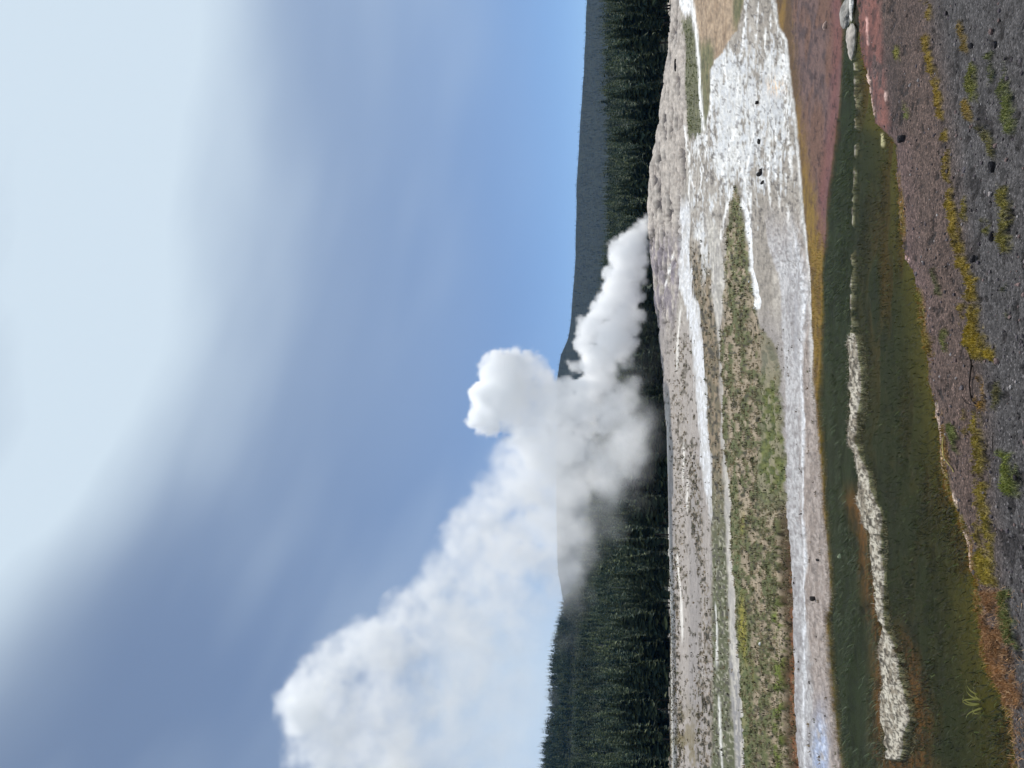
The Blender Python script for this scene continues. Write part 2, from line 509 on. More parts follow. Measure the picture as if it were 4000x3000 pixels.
for ln, wd in (([(760, 0), (765, 130), (750, 300), (735, 420)], 5), ([(850, 0), (840, 180), (830, 320)], 3), ([(905, 200), (895, 330), (915, 470)], 4), ([(945, 100), (940, 280), (930, 330)], 3.5),
               ([(985, 130), (1010, 250), (1030, 400), (1045, 600), (1060, 800), (1075, 1000), (1085, 1300)], 5), ([(690, 900), (640, 1100), (600, 1200), (590, 1300)], 5), ([(690, 1050), (720, 1180), (742, 1250), (780, 1350), (795, 1500), (800, 1650)], 5),
               ([(455, 1180), (440, 1330), (420, 1400)], 4), ([(350, 1100), (370, 1280), (390, 1380)], 3.5), ([(980, 900), (975, 1100), (990, 1300), (1000, 1500)], 4), ([(520, 560), (505, 800), (480, 1000), (470, 1150)], 5), ([(720, 420), (700, 640), (695, 900)], 4),
               ([(330, 900), (345, 1050), (360, 1250), (350, 1500)], 4), ([(660, 1320), (640, 1450), (610, 1560), (590, 1650)], 4), ([(600, 440), (620, 560), (640, 640)], 3.5), ([(860, 900), (820, 980), (800, 1100), (770, 1250)], 4), ([(930, 1100), (925, 1250), (955, 1500)], 4)):
    c_ = curve(('A', ln))
    mm = np.exp(-((DD + JG * 9 - line(c_)) / wd) ** 2) * sst(BB, c_[0][0] - 10, c_[0][0] + 15) * (1 - sst(BB, c_[0][-1] - 30, c_[0][-1] + 20)) * sst(PN1, 0.36, 0.46)
    paint((222, 220, 216), mm * 0.9)
    whm = np.maximum(whm, mm)
for ln, wd in (([(640, 0), (600, 120), (580, 250), (545, 300)], 5), ([(1060, 0), (1075, 200), (1085, 400), (1090, 600)], 5), ([(1110, 250), (1120, 600), (1130, 900), (1125, 1200)], 5), ([(1170, 50), (1190, 250), (1200, 400), (1222, 560)], 6),
               ([(240, 350), (200, 480), (180, 600)], 3), ([(420, 200), (440, 300), (440, 350)], 5)):
    c_ = curve(('B', ln))
    mm = np.exp(-((DD + JG * 9 - line(c_)) / wd) ** 2) * sst(BB, c_[0][0] - 10, c_[0][0] + 15) * (1 - sst(BB, c_[0][-1] - 30, c_[0][-1] + 20)) * sst(PN1, 0.36, 0.46)
    paint((218, 215, 210), mm * 0.9)
    whm = np.maximum(whm, mm)
wet += whm * 0.7
paint((70, 66, 62), WR * sst(sp2, 0.66, 0.71) * 0.7)
paint((214, 180, 140), WR * np.exp(-(((DD - 3030) / 35) ** 2 + ((BB - 335) / 35) ** 2)) * sst(W4, 0.45, 0.6))
R1 = band(R1lo, R1hi, 5, 18, b0=800, b1=2030, bs=50)
paint((208, 208, 210), R1 * (0.45 + 0.55 * sst(strk, 0.40, 0.50)), (180, 178, 176), sst(PN1, 0.45, 0.62))
wet += R1 * 0.6
R2 = band(R2lo, R2hi, 4, 12, b0=850, bs=60)
paint((188, 182, 172), R2, (156, 151, 145), sst(W3, 0.4, 0.6))
paint((130, 127, 126), R2 * sst(BB, 2400, 2560) * sst(W3 + W4, 0.9, 1.1))
R3c = curve(('B', [(745, 0), (770, 60), (795, 300), (806, 450), (832, 600), (848, 700), (845, 750)]))
R3w = np.interp(BB, [800, 960, 1100, 1170, 1205, 1215], [8, 6, 7, 14, 12, 0.5])
R3 = (1 - sst(np.abs(DD + JG * 6 - line(R3c)), R3w - 2, R3w + 3)) * sst(BB, 760, 800) * (1 - sst(BB, 1200, 1215))
paint((228, 227, 226), R3)
for cpts, wd in ((('3', [(1095, 330), (1078, 480), (1068, 720)]), 4.0), (('C', [(283, 320), (285, 450), (280, 640)]), 4.0), (('C', [(325, 640), (320, 900)]), 4.5),
                 (('C', [(222, 1350), (240, 1550)]), 3), (('D', [(258, 130), (270, 430)]), 4), (('5', [(1070, 280), (1100, 620), (1105, 800)]), 3)):
    c_ = curve(cpts)
    mm = np.exp(-((DD + JG * 6 - line(c_)) / wd) ** 2) * sst(BB, c_[0][0] - 20, c_[0][0] + 20) * (1 - sst(BB, c_[0][-1] - 20, c_[0][-1] + 40))
    paint((214, 208, 200), mm)
# pale rim of the far plain
FEDGE = curve(('5', [(1006, 0), (1022, 350), (1032, 700), (1026, 1000), (1036, 1350), (1046, 1655)]), ('3', [(1005, 1100), (1005, 1650)]))
paint((196, 192, 184), np.exp(-((DD - line(FEDGE)) / 7) ** 2) * sst(BB, 1500, 1700) * (RR.ravel() > 60) * 0.8)
# W2: the sinter flat along the stream
W2lo = curve(('B', [(880, 0), (925, 300), (985, 500), (1010, 700), (1022, 1100), (1040, 1400), (1050, 1650)]),
             ('C', [(1222, 30), (1240, 400), (1245, 1000), (1275, 1300), (1282, 1640)]), ('D', [(1292, 20), (1294, 500), (1304, 900), (1322, 1300), (1347, 1655)]))
W2 = band(W2lo, B1, 4, 10, b0=900, bs=120)
paint((164, 152, 144), W2, (134, 122, 114), sst(W4 * .5 + PN1 * .5, 0.42, 0.6))
w2w = np.interp(BB, [900, 1200, 1600, 2000, 2400, 2800, 3000], [120, 95, 62, 45, 50, 75, 95])
w2k = W2 * (1 - sst(DD - line(W2lo) + JG * 26, w2w - 14, w2w + 18))
paint((180, 177, 176), w2k, (136, 131, 130), sst(W3 * 0.3 + W4 * 0.2 + PN1 * .5, 0.42, 0.6))
wet += w2k * 0.55
pool = W2 * np.exp(-(((DD - 3206) / 26) ** 2 + ((BB - 2960) / 150) ** 2)) * 1.6
paint((150, 160, 184), np.clip(pool, 0, 1) * sst(W4, 0.3, 0.5), (188, 194, 208), sst(W5, 0.5, 0.7))
wet += np.clip(pool, 0, 1) * 0.8
wl2 = np.exp(-((DD + JG * 8 - (line(W2lo) + np.interp(BB, [900, 1500, 3000], [105, 70, 30]))) / 5) ** 2) * W2
paint((212, 212, 214), wl2 * 0.9)
cracks = sst(np.abs(fbm(GX * 4.0, GY * 2.2, 4, 61) - 0.5), 0.035, 0.0) + sst(sp2, 0.64, 0.7)
paint((104, 96, 92), (W2 + 0.5 * WR) * np.clip(cracks, 0, 1) * 0.55)
hgt += 0.014 * W2 * (W4 - 0.5) + 0.02 * W2 * (W3 - 0.5)
paint((206, 204, 200), np.exp(-((DD + JG * 6 - line(B1) + 5) / 6) ** 2) * 0.7 * (1 - sst(BB, 1300, 1700)))

# ================= between the white shore and the stream: ochre band, red mat
far_bank = sst(DD + JG * 8 - line(B1), -3, 3) * (1 - sst(DD + JG * 6 - line(SFAR), -3, 3))
paint((86, 64, 38), far_bank, (120, 92, 42), sst(W3, 0.4, 0.65))
paint((128, 102, 40), far_bank * sst(BB + jagf * 60, 600, 800) * 0.8, (96, 74, 36), sst(W4, 0.4, 0.7))
mat_ = sst(DD + JG * 34 - line(MATLO), -26, 26) * (1 - sst(DD + JG * 6 - line(SFAR), -3, 3)) * (1 - sst(BB, 940, 1030))
paint((104, 82, 77), mat_, (74, 60, 60), sst(W4 * 0.4 + W3 * 0.2 + PN1 * .4, 0.4, 0.6))
paint((112, 80, 62), mat_ * sst(W3, 0.5, 0.7) * 0.6)
paint((112, 70, 68), mat_ * np.exp(-((DD - line(SFAR) + 20) / 22) ** 2) * 0.7)
paint((52, 36, 36), mat_ * sst(W5 * 0.5 + W4 * 0.5, 0.60, 0.68) * 0.8)
hgt += mat_ * (0.012 * (W5 - 0.5) + 0.02 * (W4 - 0.5)) - 0.012 * far_bank

# ================= stream bed
stream = sst(DD + JG * 7 - line(SFAR), -4, 4) * (1 - sst(DD + JG * 9 - line(SNEAR), -5, 3))
stream = stream * (GY > 1)
flow = fbm(GX * 1.2 + 0.5 * GY, GY * 3.0, 4, 71)
hair = fbm(GX * 9, GY * 20, 3, 72)
ISC = curve(('2', [(552, 380), (555, 700), (548, 1000), (535, 1300), (532, 1640)]), ('4', [(532, 20), (522, 200), (530, 450), (545, 650), (555, 900), (535, 1200), (600, 1400), (625, 1600)]),
            ('6', [(655, 0), (695, 200), (700, 400), (712, 650), (745, 770), (762, 860), (790, 1100), (812, 1300), (800, 1580)]))
ISW = np.interp(BB, [230, 900, 1060, 1250, 1330, 1420, 1540, 1640, 1720, 1790, 1860, 2000, 2120, 2250, 2400, 2460, 2520, 2670, 2800, 2900, 2965, 2972],
                [5, 4, 6, 5, 16, 28, 26, 24, 12, 10, 28, 36, 33, 24, 15, 17, 30, 38, 52, 54, 40, 0.5])
idist = np.abs(DD + JG * 14 - line(ISC)) - ISW * (0.50 + 0.66 * vn(BB / 70.0, DD * 0, 5))
island = (1 - sst(idist, -4, 4)) * sst(BB, 225, 240) * (1 - sst(BB, 2966, 2972))
island = island * np.where(BB < 1300, sst(vn(BB / 26.0, DD / 30.0, 9) + 0.25 * (W5 - .5), 0.30, 0.45), 1)
paint((32, 37, 20), stream, (47, 44, 23), sst(flow * .6 + W4 * .4, 0.40, 0.62))
paint((18, 22, 14), stream * sst(hair * .5 + W3 * .5, 0.5, 0.62) * 0.7)
farch = stream * (1 - sst(DD - line(ISC), -20, 10))
paint((33, 42, 23), farch, (24, 31, 19), sst(hair, 0.4, 0.62))
nearch = stream * (1 - farch)
paint((84, 62, 30), nearch * np.exp(-(((DD - 3415) / 40) ** 2 + ((BB - 1150) / 280) ** 2)) * sst(flow, 0.35, 0.6) * 0.8)
paint((86, 76, 26), nearch * np.exp(-((DD - line(SNEAR)) / np.interp(BB, [0, 1500, 3000], [70, 80, 150])) ** 2) * 0.8, (92, 66, 28), sst(flow, 0.45, 0.6))
paint((96, 64, 38), nearch * np.exp(-((DD - line(SNEAR)) / 16) ** 2) * sst(BB, 1350, 1500) * 0.8)
och = stream * (np.exp(-((DD - line(ISC) + ISW + 28) / 30) ** 2) * sst(BB, 1850, 2000) + np.exp(-((DD - line(ISC) - ISW - 25) / 34) ** 2) * sst(BB, 2380, 2600)
                + sst(BB, 2940, 2985) * np.exp(-((DD - 3520) / 90) ** 2))
paint((116, 74, 42), np.clip(och, 0, 1) * 0.8, (66, 44, 28), sst(hair, 0.4, 0.65))
depth = stream * (0.034 + 0.04 * sst(flow, 0.3, 0.7))
depth = np.where(island > 0.3, lerp(depth, 0.02, island), depth)
hgt -= depth
IC = fbm(BB / 24.0, DD / 8.0, 4, 81, 0.6)
island = island * np.where(BB < 1300, 1, sst(IC + 0.5 * np.clip(-idist / 20, 0, 1), 0.40, 0.47))
paint((190, 182, 166), island * np.where(BB < 1300, 0.75, 1), (134, 124, 108), sst(W4 * .4 + PN1 * .6, 0.42, 0.6))
paint((46, 41, 33), island * np.clip(sst(np.abs(IC - 0.52), 0.035, 0.008) + sst(PN2, 0.72, 0.8) + sst(W5, 0.6, 0.7), 0, 1) * 0.85)
hgt += island * np.where(BB < 1300, 0.010, 0.016 + 0.022 * (W4 - 0.5) + 0.012 * (W5 - 0.5))
paint((38, 31, 29), sst(DD, 3318, 3326) * (1 - sst(DD, 3346, 3356)) * (1 - sst(BB, 118, 136)))  # dark slot painted along the front of the boulders

# ================= near bank: red mat, gravel, moss
bank = sst(DD + JG * 9 - line(SNEAR), -5, 4)
gv = bank
paint((92, 76, 69), gv, (74, 62, 58), sst(W2n, 0.35, 0.65))
paint((78, 75, 75), gv * sst(DD + 60 * (W2n - .5) - np.interp(BB, [0, 1500, 3000], [3640, 3830, 3960]), -60, 90))
paint((104, 84, 82), gv * (1 - sst(DD - line(SNEAR), 10, 130)) * (1 - sst(BB, 900, 1700)) * 0.7)
red = sst(W3 * .5 + W4 * .3 + W5 * .2, 0.36, 0.50) * bank * (1 - sst(DD + JG * 20 - np.interp(BB, [0, 350, 500, 560], [3450, 3470, 3490, 3440]), -14, 20)) * (1 - sst(BB, 470, 560))
paint((124, 82, 74), red, (92, 62, 58), sst(W4, 0.4, 0.65))
paint((52, 40, 38), red * sst(W5 * .5 + W4 * .5, 0.60, 0.66) * 0.7)
paint((72, 62, 24), bank * sst(BB, 480, 540) * (1 - sst(BB, 560, 640)) * (1 - sst(DD - line(SNEAR), 0, 20)))
grit += gv * (1 - 0.75 * red)
for cpts, wd, c in ((('2', [(648, 450), (660, 620), (682, 750)]), 5, (222, 190, 176)), (('2', [(713, 870), (716, 950)]), 6, (214, 200, 184)), (('2', [(664, 110), (668, 170), (672, 290)]), 6, (205, 160, 150)), (('2', [(790, 590), (792, 680)]), 5, (190, 160, 150)),
                    (('4', [(890, 0), (905, 30), (925, 85)]), 14, (206, 170, 164)), (('4', [(1092, 950), (1112, 1100), (1130, 1250), (1150, 1420)]), 8, (200, 176, 162)), (('4', [(1232, 1540), (1250, 1655)]), 9, (204, 182, 168)),
                    (('6', [(1262, 20), (1300, 180), (1326, 410)]), 7, (196, 172, 156)), (('6', [(1365, 590), (1400, 720)]), 9, (160, 130, 104))):
    c_ = curve(cpts)
    mm = (1 - sst(np.abs(DD + JG * 10 - line(c_)), wd * 0.7, wd * 1.3)) * sst(BB, c_[0][0] - 8, c_[0][0] + 8) * (1 - sst(BB, c_[0][-1] - 8, c_[0][-1] + 8))
    paint(c, mm * sst(W4, 0.25, 0.4))
    hgt += 0.006 * mm
fringe = bank * np.exp(-((DD - line(SNEAR) - 16) / 16) ** 2) * sst(BB, 560, 700) * sst(W3, 0.42, 0.58)
paint((140, 104, 46), fringe * 0.85, (116, 104, 46), sst(W4, 0.4, 0.6))
MOSS = (
    (curve(('2', [(1035, 0), (1080, 120)])), 18, 22, (128, 108, 40)),
    (curve(('2', [(1068, 230), (1095, 400), (1130, 600), (1158, 770)])), 12, 16, (138, 116, 44)),
    (curve(('2', [(1175, 840), (1195, 980), (1212, 1180), (1240, 1400), (1275, 1640)])), 14, 16, (136, 116, 40)),
    (curve(('4', [(1280, 0), (1330, 80), (1385, 150), (1390, 300)])), 26, 26, (136, 116, 40)),
    (curve(('4', [(1375, 330), (1390, 450), (1410, 560), (1470, 680)])), 34, 40, (142, 122, 36)),
    (curve(('4', [(1400, 780), (1412, 900), (1416, 1000)])), 14, 14, (160, 122, 38)),
    (curve(('4', [(1360, 1010), (1375, 1150), (1410, 1280), (1440, 1450), (1450, 1655)])), 26, 30, (134, 118, 44)),
    (curve(('6', [(1440, 0), (1465, 150), (1475, 350), (1490, 480)])), 28, 30, (140, 124, 44)),
    (curve(('6', [(1520, 520), (1540, 700), (1550, 900), (1580, 1100), (1620, 1260)])), 46, 60, (144, 106, 68)),
    (curve(('6', [(1590, 500), (1620, 700), (1650, 900)])), 22, 24, (98, 102, 50)),
    (curve(('2', [(1275, 130), (1320, 330)])), 12, 14, (128, 106, 46)),
    (curve(('2', [(1365, 400), (1362, 520), (1372, 650)])), 16, 16, (112, 112, 52)),
    (curve(('2', [(1305, 640), (1340, 720), (1375, 790)])), 16, 16, (134, 112, 54)),
    (curve(('2', [(1420, 820), (1480, 930), (1510, 1020)])), 14, 14, (108, 102, 60)),
    (curve(('2', [(1520, 340), (1555, 520), (1580, 700), (1605, 850)])), 26, 30, (104, 108, 60)),
    (curve(('2', [(1580, 1210), (1590, 1350), (1610, 1640)])), 20, 24, (124, 116, 56)),
    (curve(('2', [(1320, 1280), (1315, 1420)])), 9, 9, (126, 112, 46)),
    (curve(('2', [(1440, 1420), (1470, 1520)])), 14, 14, (110, 106, 48)),
    (curve(('2', [(870, 300), (865, 380)])), 10, 10, (122, 118, 52)),
    (curve(('2', [(920, 680), (925, 770)])), 10, 10, (106, 110, 54)),
    (curve(('4', [(1130, 100), (1160, 270)])), 8, 10, (92, 92, 60)),
    (curve(('4', [(1185, 480), (1190, 620)])), 10, 10, (104, 106, 56)),
    (curve(('4', [(1240, 1100), (1265, 1280)])), 14, 16, (102, 108, 58)),
    (curve(('4', [(980, 230), (1010, 330)])), 12, 12, (106, 108, 46)),
    (curve(('4', [(1075, 510), (1080, 640)])), 16, 16, (128, 112, 50)),
    (curve(('4', [(1155, 1020), (1165, 1150), (1195, 1330)])), 9, 9, (138, 108, 40)),
    (curve(('4', [(1520, 800), (1520, 1000)])), 9, 10, (104, 98, 64)),
    (curve(('4', [(1590, 200), (1600, 400)])), 10, 12, (96, 96, 62)),
    (curve(('4', [(1605, 1280), (1640, 1560)])), 22, 26, (116, 122, 52)),
    (curve(('6', [(1175, 0), (1180, 100)])), 22, 22, (108, 110, 40)),
)
mossm = np.zeros(NG)
for c_, w_, a_, c in MOSS:
    sel = 1 - sst(np.abs(DD + JG * a_ * 2.2 - line(c_)), w_ * 0.55, w_ * 1.35)
    sel = sel * sst(BB + jag * 40, c_[0][0] - 14, c_[0][0] + 14) * (1 - sst(BB + jag * 40, c_[0][-1] - 14, c_[0][-1] + 14))
    sel = sel * sst(W4 * 0.6 + W5 * 0.4, 0.36, 0.50)
    paint(c, sel * 0.92, tuple(int(k * 0.8) for k in c), sst(W5, 0.35, 0.65))
    hgt += (0.018 * sel * (0.4 + W5)).astype(np.float32)
    grit -= grit * sel
    mossm = np.maximum(mossm, sel)
pit = bank * sst(fbm(GX * 11, GY * 11, 2, 91), 0.69, 0.76) * (1 - mossm)
paint((40, 37, 38), pit * 0.8)
hgt += gv * (1 - red * 0.5) * (0.022 * (W3 - 0.5) + 0.018 * (W4 - 0.5) + 0.010 * (W5 - 0.5)) + 0.004 * gv
hgt -= 0.012 * pit
hgt += 0.03 * sst(DD - line(SNEAR), 0, 60) * bank
# the dark slot, painted above with the stream bed, by the rocks by the far end of the stream
# relief of the far ground
hgt += mound * (0.7 * (0.5 - cr) + 0.16 * (0.5 - W3) - 0.25 * gaps)
hgt += farplain * (1 - mound) * (0.05 * (W2n - 0.5) + 0.04 * (W3 - 0.5))
hgt += G2 * 0.05 * sst(sp1, 0.44, 0.56)
hgt -= (R1 + R2 + R3) * 0.03
hgt *= np.where(GY > 0.3, 1, 0)

# fine grain of the colours
grain = (W5 - 0.5) * 0.5 + (W6 - 0.5) * 0.35
fgrain = (W3 - 0.5) * 0.5 + (W4 - 0.5) * 0.6
colr *= (1 + (farplain * (1 - 0.68 * LPm) + W2 * 0.3)[:, None] * np.clip(0.75 * (PN1 - 0.5) + 0.45 * (PN2 - 0.5), -0.6, 0.35)[:, None])
colr *= (1 + lerp(grain, fgrain, FAR) * np.where(stream > 0.5, 0.5, 0.75))[:, None]
colr = np.clip(colr, 0.004, 0.82)

GZf = GZ + hgt
nT, nR = len(th), len(rr)
idx = np.arange(NG).reshape(nR, nT)
quads = np.stack([idx[:-1, :-1], idx[:-1, 1:], idx[1:, 1:], idx[1:, :-1]], -1).reshape(-1, 4)

mg = bpy.data.materials.new('ground_material')
mg.use_nodes = True
q = NT(mg.node_tree)
tint = q.n('ShaderNodeAttribute', attribute_name='tint').outputs[0]
gr = q.n('ShaderNodeAttribute', attribute_name='grit').outputs['Fac']
we = q.n('ShaderNodeAttribute', attribute_name='wet').outputs['Fac']
pos = q.n('ShaderNodeNewGeometry').outputs['Position']
v1 = q.n('ShaderNodeTexVoronoi', {'Vector': pos, 'Scale': 42.0, 'Randomness': 1.0})
v2 = q.n('ShaderNodeTexVoronoi', {'Vector': pos, 'Scale': 95.0, 'Randomness': 1.0})
s1 = q.n('ShaderNodeSeparateColor', {0: v1.outputs['Color']})
s2 = q.n('ShaderNodeSeparateColor', {0: v2.outputs['Color']})
peb = q.math('MULTIPLY_ADD', s1.outputs[0], 0.7, 0.42)
peb = q.math('MULTIPLY', peb, q.math('MULTIPLY_ADD', s2.outputs[1], 0.9, 0.55))
peb = q.math('ADD', peb, q.math('MULTIPLY', q.step(s2.outputs[0], 0.93, 0.97), 1.1))
fine = q.noise(pos, 60.0, 5.0, 0.7)
fine = q.step(fine, 0.3, 0.7, 0.7, 1.3)
kk = q.n('ShaderNodeMix', data_type='FLOAT')
q.put(kk.inputs[0], gr)
q.put(kk.inputs[2], fine)
q.put(kk.inputs[3], peb)
vm = q.n('ShaderNodeVectorMath', operation='SCALE')
q.put(vm.inputs[0], tint)
q.put(vm.inputs['Scale'], kk.outputs[0])
bsd = q.n('ShaderNodeBsdfPrincipled', {'Base Color': vm.outputs[0], 'Roughness': q.math('MULTIPLY_ADD', we, -0.45, 0.88), 'Specular IOR Level': q.math('MULTIPLY_ADD', we, 0.4, 0.2)})
hb = q.math('ADD', q.math('MULTIPLY', q.math('SUBTRACT', 0.6, v1.outputs['Distance']), gr), q.math('MULTIPLY', q.noise(pos, 35.0, 6.0, 0.7), 1.0))
bp = q.n('ShaderNodeBump', {'Strength': 0.7, 'Distance': 0.012, 'Height': hb})
q.put(bsd.inputs['Normal'], bp.outputs[0])
q.n('ShaderNodeOutputMaterial', {'Surface': bsd.outputs[0]})
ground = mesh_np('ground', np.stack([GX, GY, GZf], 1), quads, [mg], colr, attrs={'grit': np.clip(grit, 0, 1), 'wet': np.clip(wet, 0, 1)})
tag(ground, kind='structure')

# water over the stream bed
wm = bpy.data.materials.new('water')
wm.use_nodes = True
q = NT(wm.node_tree)
pos = q.n('ShaderNodeNewGeometry').outputs['Position']
bp = q.n('ShaderNodeBump', {'Strength': 0.25, 'Distance': 0.02, 'Height': q.noise(pos, 14.0, 3.0, 0.5)})
fr = q.n('ShaderNodeFresnel', {'IOR': 1.15, 'Normal': bp.outputs[0]})
gl = q.n('ShaderNodeBsdfGlossy', {'Color': (0.8, 0.8, 0.8, 1), 'Roughness': 0.16, 'Normal': bp.outputs[0]})
tr = q.n('ShaderNodeBsdfTransparent', {'Color': (0.86, 0.88, 0.72, 1)})
mx = q.n('ShaderNodeMixShader', {0: q.math('MULTIPLY', fr.outputs[0], 0.14), 1: tr.outputs[0], 2: gl.outputs[0]})
q.n('ShaderNodeOutputMaterial', {'Surface': mx.outputs[0]})
wmask = (stream > 0.02) & (GY > 2)
qm = wmask[quads].any(1)
sub = quads[qm]
used, inv = np.unique(sub, return_inverse=True)
water = mesh_np('stream_water', np.stack([GX[used], GY[used], np.full(len(used), -0.018)], 1), inv.reshape(-1, 4), [wm])
tag(water, kind='structure')

# lookups used to stand things on the ground
DD2, BB2 = DD.reshape(nR, nT), BB.reshape(nR, nT)
Z2 = GZf.reshape(nR, nT)


def ground_z(x, y):
    x, y = np.atleast_1d(x).astype(float), np.atleast_1d(y).astype(float)
    i = np.clip(np.searchsorted(rr, np.hypot(x, y)) - 1, 0, nR - 2)
    j = np.clip(np.searchsorted(th, np.arctan2(x, y)) - 1, 0, nT - 2)
    fi = np.clip((np.hypot(x, y) - rr[i]) / (rr[i + 1] - rr[i]), 0, 1)
    fj = np.clip((np.arctan2(x, y) - th[j]) / (th[j + 1] - th[j]), 0, 1)
    return (Z2[i, j] * (1 - fj) + Z2[i, j + 1] * fj) * (1 - fi) + (Z2[i + 1, j] * (1 - fj) + Z2[i + 1, j + 1] * fj) * fi


def on_ground(d, b):
    """the point of the plain under the readings (d, b)"""
    v = ray(d, b)
    lo, hi = np.full(v.shape[1], 1.0), np.full(v.shape[1], 230.0)
    for _ in range(50):
        m = (lo + hi) / 2
        p = v * (m / v[1])
        below = p[2] + EYE < plain_z(p[0], p[1])
        hi = np.where(below, m, hi)
        lo = np.where(below, lo, m)
    p = v * (hi / v[1])
    return np.stack([p[0], p[1], ground_z(p[0], p[1])], 1)


# ------------------------------------------------------------------ forested hills behind the plain
T1D = (np.array([-900, 0, 500, 900, 1200, 1800, 2100, 2400, 2600, 3000, 3900.]), np.array([2335, 2330, 2335, 2335, 2315, 2290, 2265, 2240, 2215, 2206, 2206.]))
T2D = (np.array([-900, 2100, 2250, 2350, 2422, 2500, 2603, 2784, 2900, 3000, 3900.]), np.array([2420, 2370, 2250, 2189, 2170, 2152, 2140, 2127, 2107, 2098, 2070.]))
T3D = (np.array([-900, 0, 241, 482, 723, 1000, 1241, 1325, 1386, 1482, 1663, 2000, 2241, 2362, 2450, 3900.]),
       np.array([2290, 2275, 2266, 2251, 2237, 2233, 2217, 2204, 2177, 2162, 2159, 2158, 2164, 2188, 2202, 2210.]))
RC = (600.0, 1000.0, 2700.0)
HT = (13.0, 14.0, 13.0)                    # typical tree heights on the three crests
hth = np.linspace(-0.80, 0.80, 420)
_tb = np.linspace(-900, 3900, 600)


def crest(tab, r, h):
    """height of the ground under a wooded crest, for each bearing of the hill mesh"""
    v = ray(np.interp(_tb, tab[0], tab[1]), _tb)
    an = np.arctan2(v[0], v[1])
    zz = EYE + r * v[2] / np.hypot(v[0], v[1]) - h
    o = np.argsort(an)
    return np.interp(hth, an[o], zz[o])


z1, z2, z3 = (crest(t, r, h) for t, r, h in zip((T1D, T2D, T3D), RC, HT))
z2 = np.where(z2 < z1 + 2, z1 + 2, z2)
hr = np.concatenate([np.linspace(205, 640, 60), np.linspace(650, 1100, 50), np.linspace(1130, 2300, 30), np.linspace(2330, 3300, 50)])
ctl = np.array([205, 240, 420, 600, 680, 1000, 1100, 1500, 2300, 2700, 2900, 3300.])
zc = np.stack([np.full_like(z1, 0.4), np.full_like(z1, 1.4), z1 * 0.45, z1, z1 + 2, z2, z2 - 6, z2 * 0.6, z3 * 0.55, z3, z3 - 12, z3 - 120])
HZ = np.stack([np.interp(hr, ctl, zc[:, k]) for k in range(len(hth))], 1)       # r x th
HTH, HRR = np.meshgrid(hth, hr)
hx, hy = np.sin(HTH) * HRR, np.cos(HTH) * HRR
HZ = HZ + (fbm(hx * 0.02, hy * 0.02, 3, 5) - 0.5) * 4 * sst(HRR, 240, 400)
hi_ = np.arange(hx.size).reshape(hx.shape)
hq = np.stack([hi_[:-1, :-1], hi_[:-1, 1:], hi_[1:, 1:], hi_[1:, :-1]], -1).reshape(-1, 4)
hm = simple_mat('forest_floor', 0.9, 0.1, False, (0.022, 0.028, 0.018), 0.5, 0.08)
tag(mesh_np('hills', np.stack([hx.ravel(), hy.ravel(), HZ.ravel()], 1), hq, [hm]), kind='structure')


def hill_z(x, y):
    r, t = np.hypot(x, y), np.arctan2(x, y)
    i = np.clip(np.searchsorted(hr, r) - 1, 0, len(hr) - 2)
    j = np.clip(np.searchsorted(hth, t) - 1, 0, len(hth) - 2)
    fi = np.clip((r - hr[i]) / (hr[i + 1] - hr[i]), 0, 1)
    fj = np.clip((t - hth[j]) / (hth[j + 1] - hth[j]), 0, 1)
    return (HZ[i, j] * (1 - fj) + HZ[i, j + 1] * fj) * (1 - fi) + (HZ[i + 1, j] * (1 - fj) + HZ[i + 1, j + 1] * fj) * fi


rng = np.random.default_rng(7)


def spray_tree(n, rad, low, seed, broad=0.0):
    """needle sprays of a conifer of unit height: verts, quads"""
    r = np.random.default_rng(seed)
    z = low + (1 - low) * np.sort(r.random(n)) ** 1.0
    t = (z - low) / (1 - low)
    prof = (1 - t) ** 0.75 * (0.55 + 0.45 * np.sin(np.pi * np.clip(t * 1.1 + 0.12, 0, 1))) + 0.06
    if broad:
        prof = lerp(prof, np.sqrt(np.clip(1 - (2 * t - 0.85) ** 2, 0.02, 1)), broad)
    L = rad * prof * r.uniform(0.55, 1.25, n)
    a = r.random(n) * 6.283
    dr = r.uniform(-0.1, 0.55, n) * L
    w = L * r.uniform(0.30, 0.55, n) + 0.006
    ca, sa = np.cos(a), np.sin(a)
    off = 0.12 * L
    b = np.stack([ca * off, sa * off, z + 0.012], 1)
    tip = np.stack([ca * L, sa * L, z - dr], 1)
    mid = b * 0.45 + tip * 0.55
    m1 = mid + np.stack([-sa * w, ca * w, 0.15 * w * r.normal(0, 1, n)], 1)
    m2 = mid + np.stack([sa * w, -ca * w, 0.15 * w * r.normal(0, 1, n)], 1)
    v = np.stack([b, m1, tip, m2], 1).reshape(-1, 3)
    f = np.arange(4 * n).reshape(-1, 4)
    return v, f


def trunk(rad, top, nseg=6):
    a = np.arange(nseg) / nseg * 6.283
    v = []
    for z, k in ((-0.03, 1.25), (0.05, 1.0), (0.5, 0.7), (top, 0.1)):
        v.append(np.stack([np.cos(a) * rad * k, np.sin(a) * rad * k, np.full(nseg, z)], 1))
    v = np.concatenate(v)
    f = [[i * nseg + k, i * nseg + (k + 1) % nseg, (i + 1) * nseg + (k + 1) % nseg, (i + 1) * nseg + k] for i in range(3) for k in range(nseg)]
    return v, np.array(f)


needle = simple_mat('needles', 0.75, 0.15, True, var=0.35, scale=0.25, translucent=0.22)
bark = simple_mat('bark', 0.9, 0.1, False, (0.06, 0.05, 0.042), 0.4, 3.0)
greybark = simple_mat('weathered_bark', 0.85, 0.1, False, (0.30, 0.29, 0.27), 0.4, 3.0)


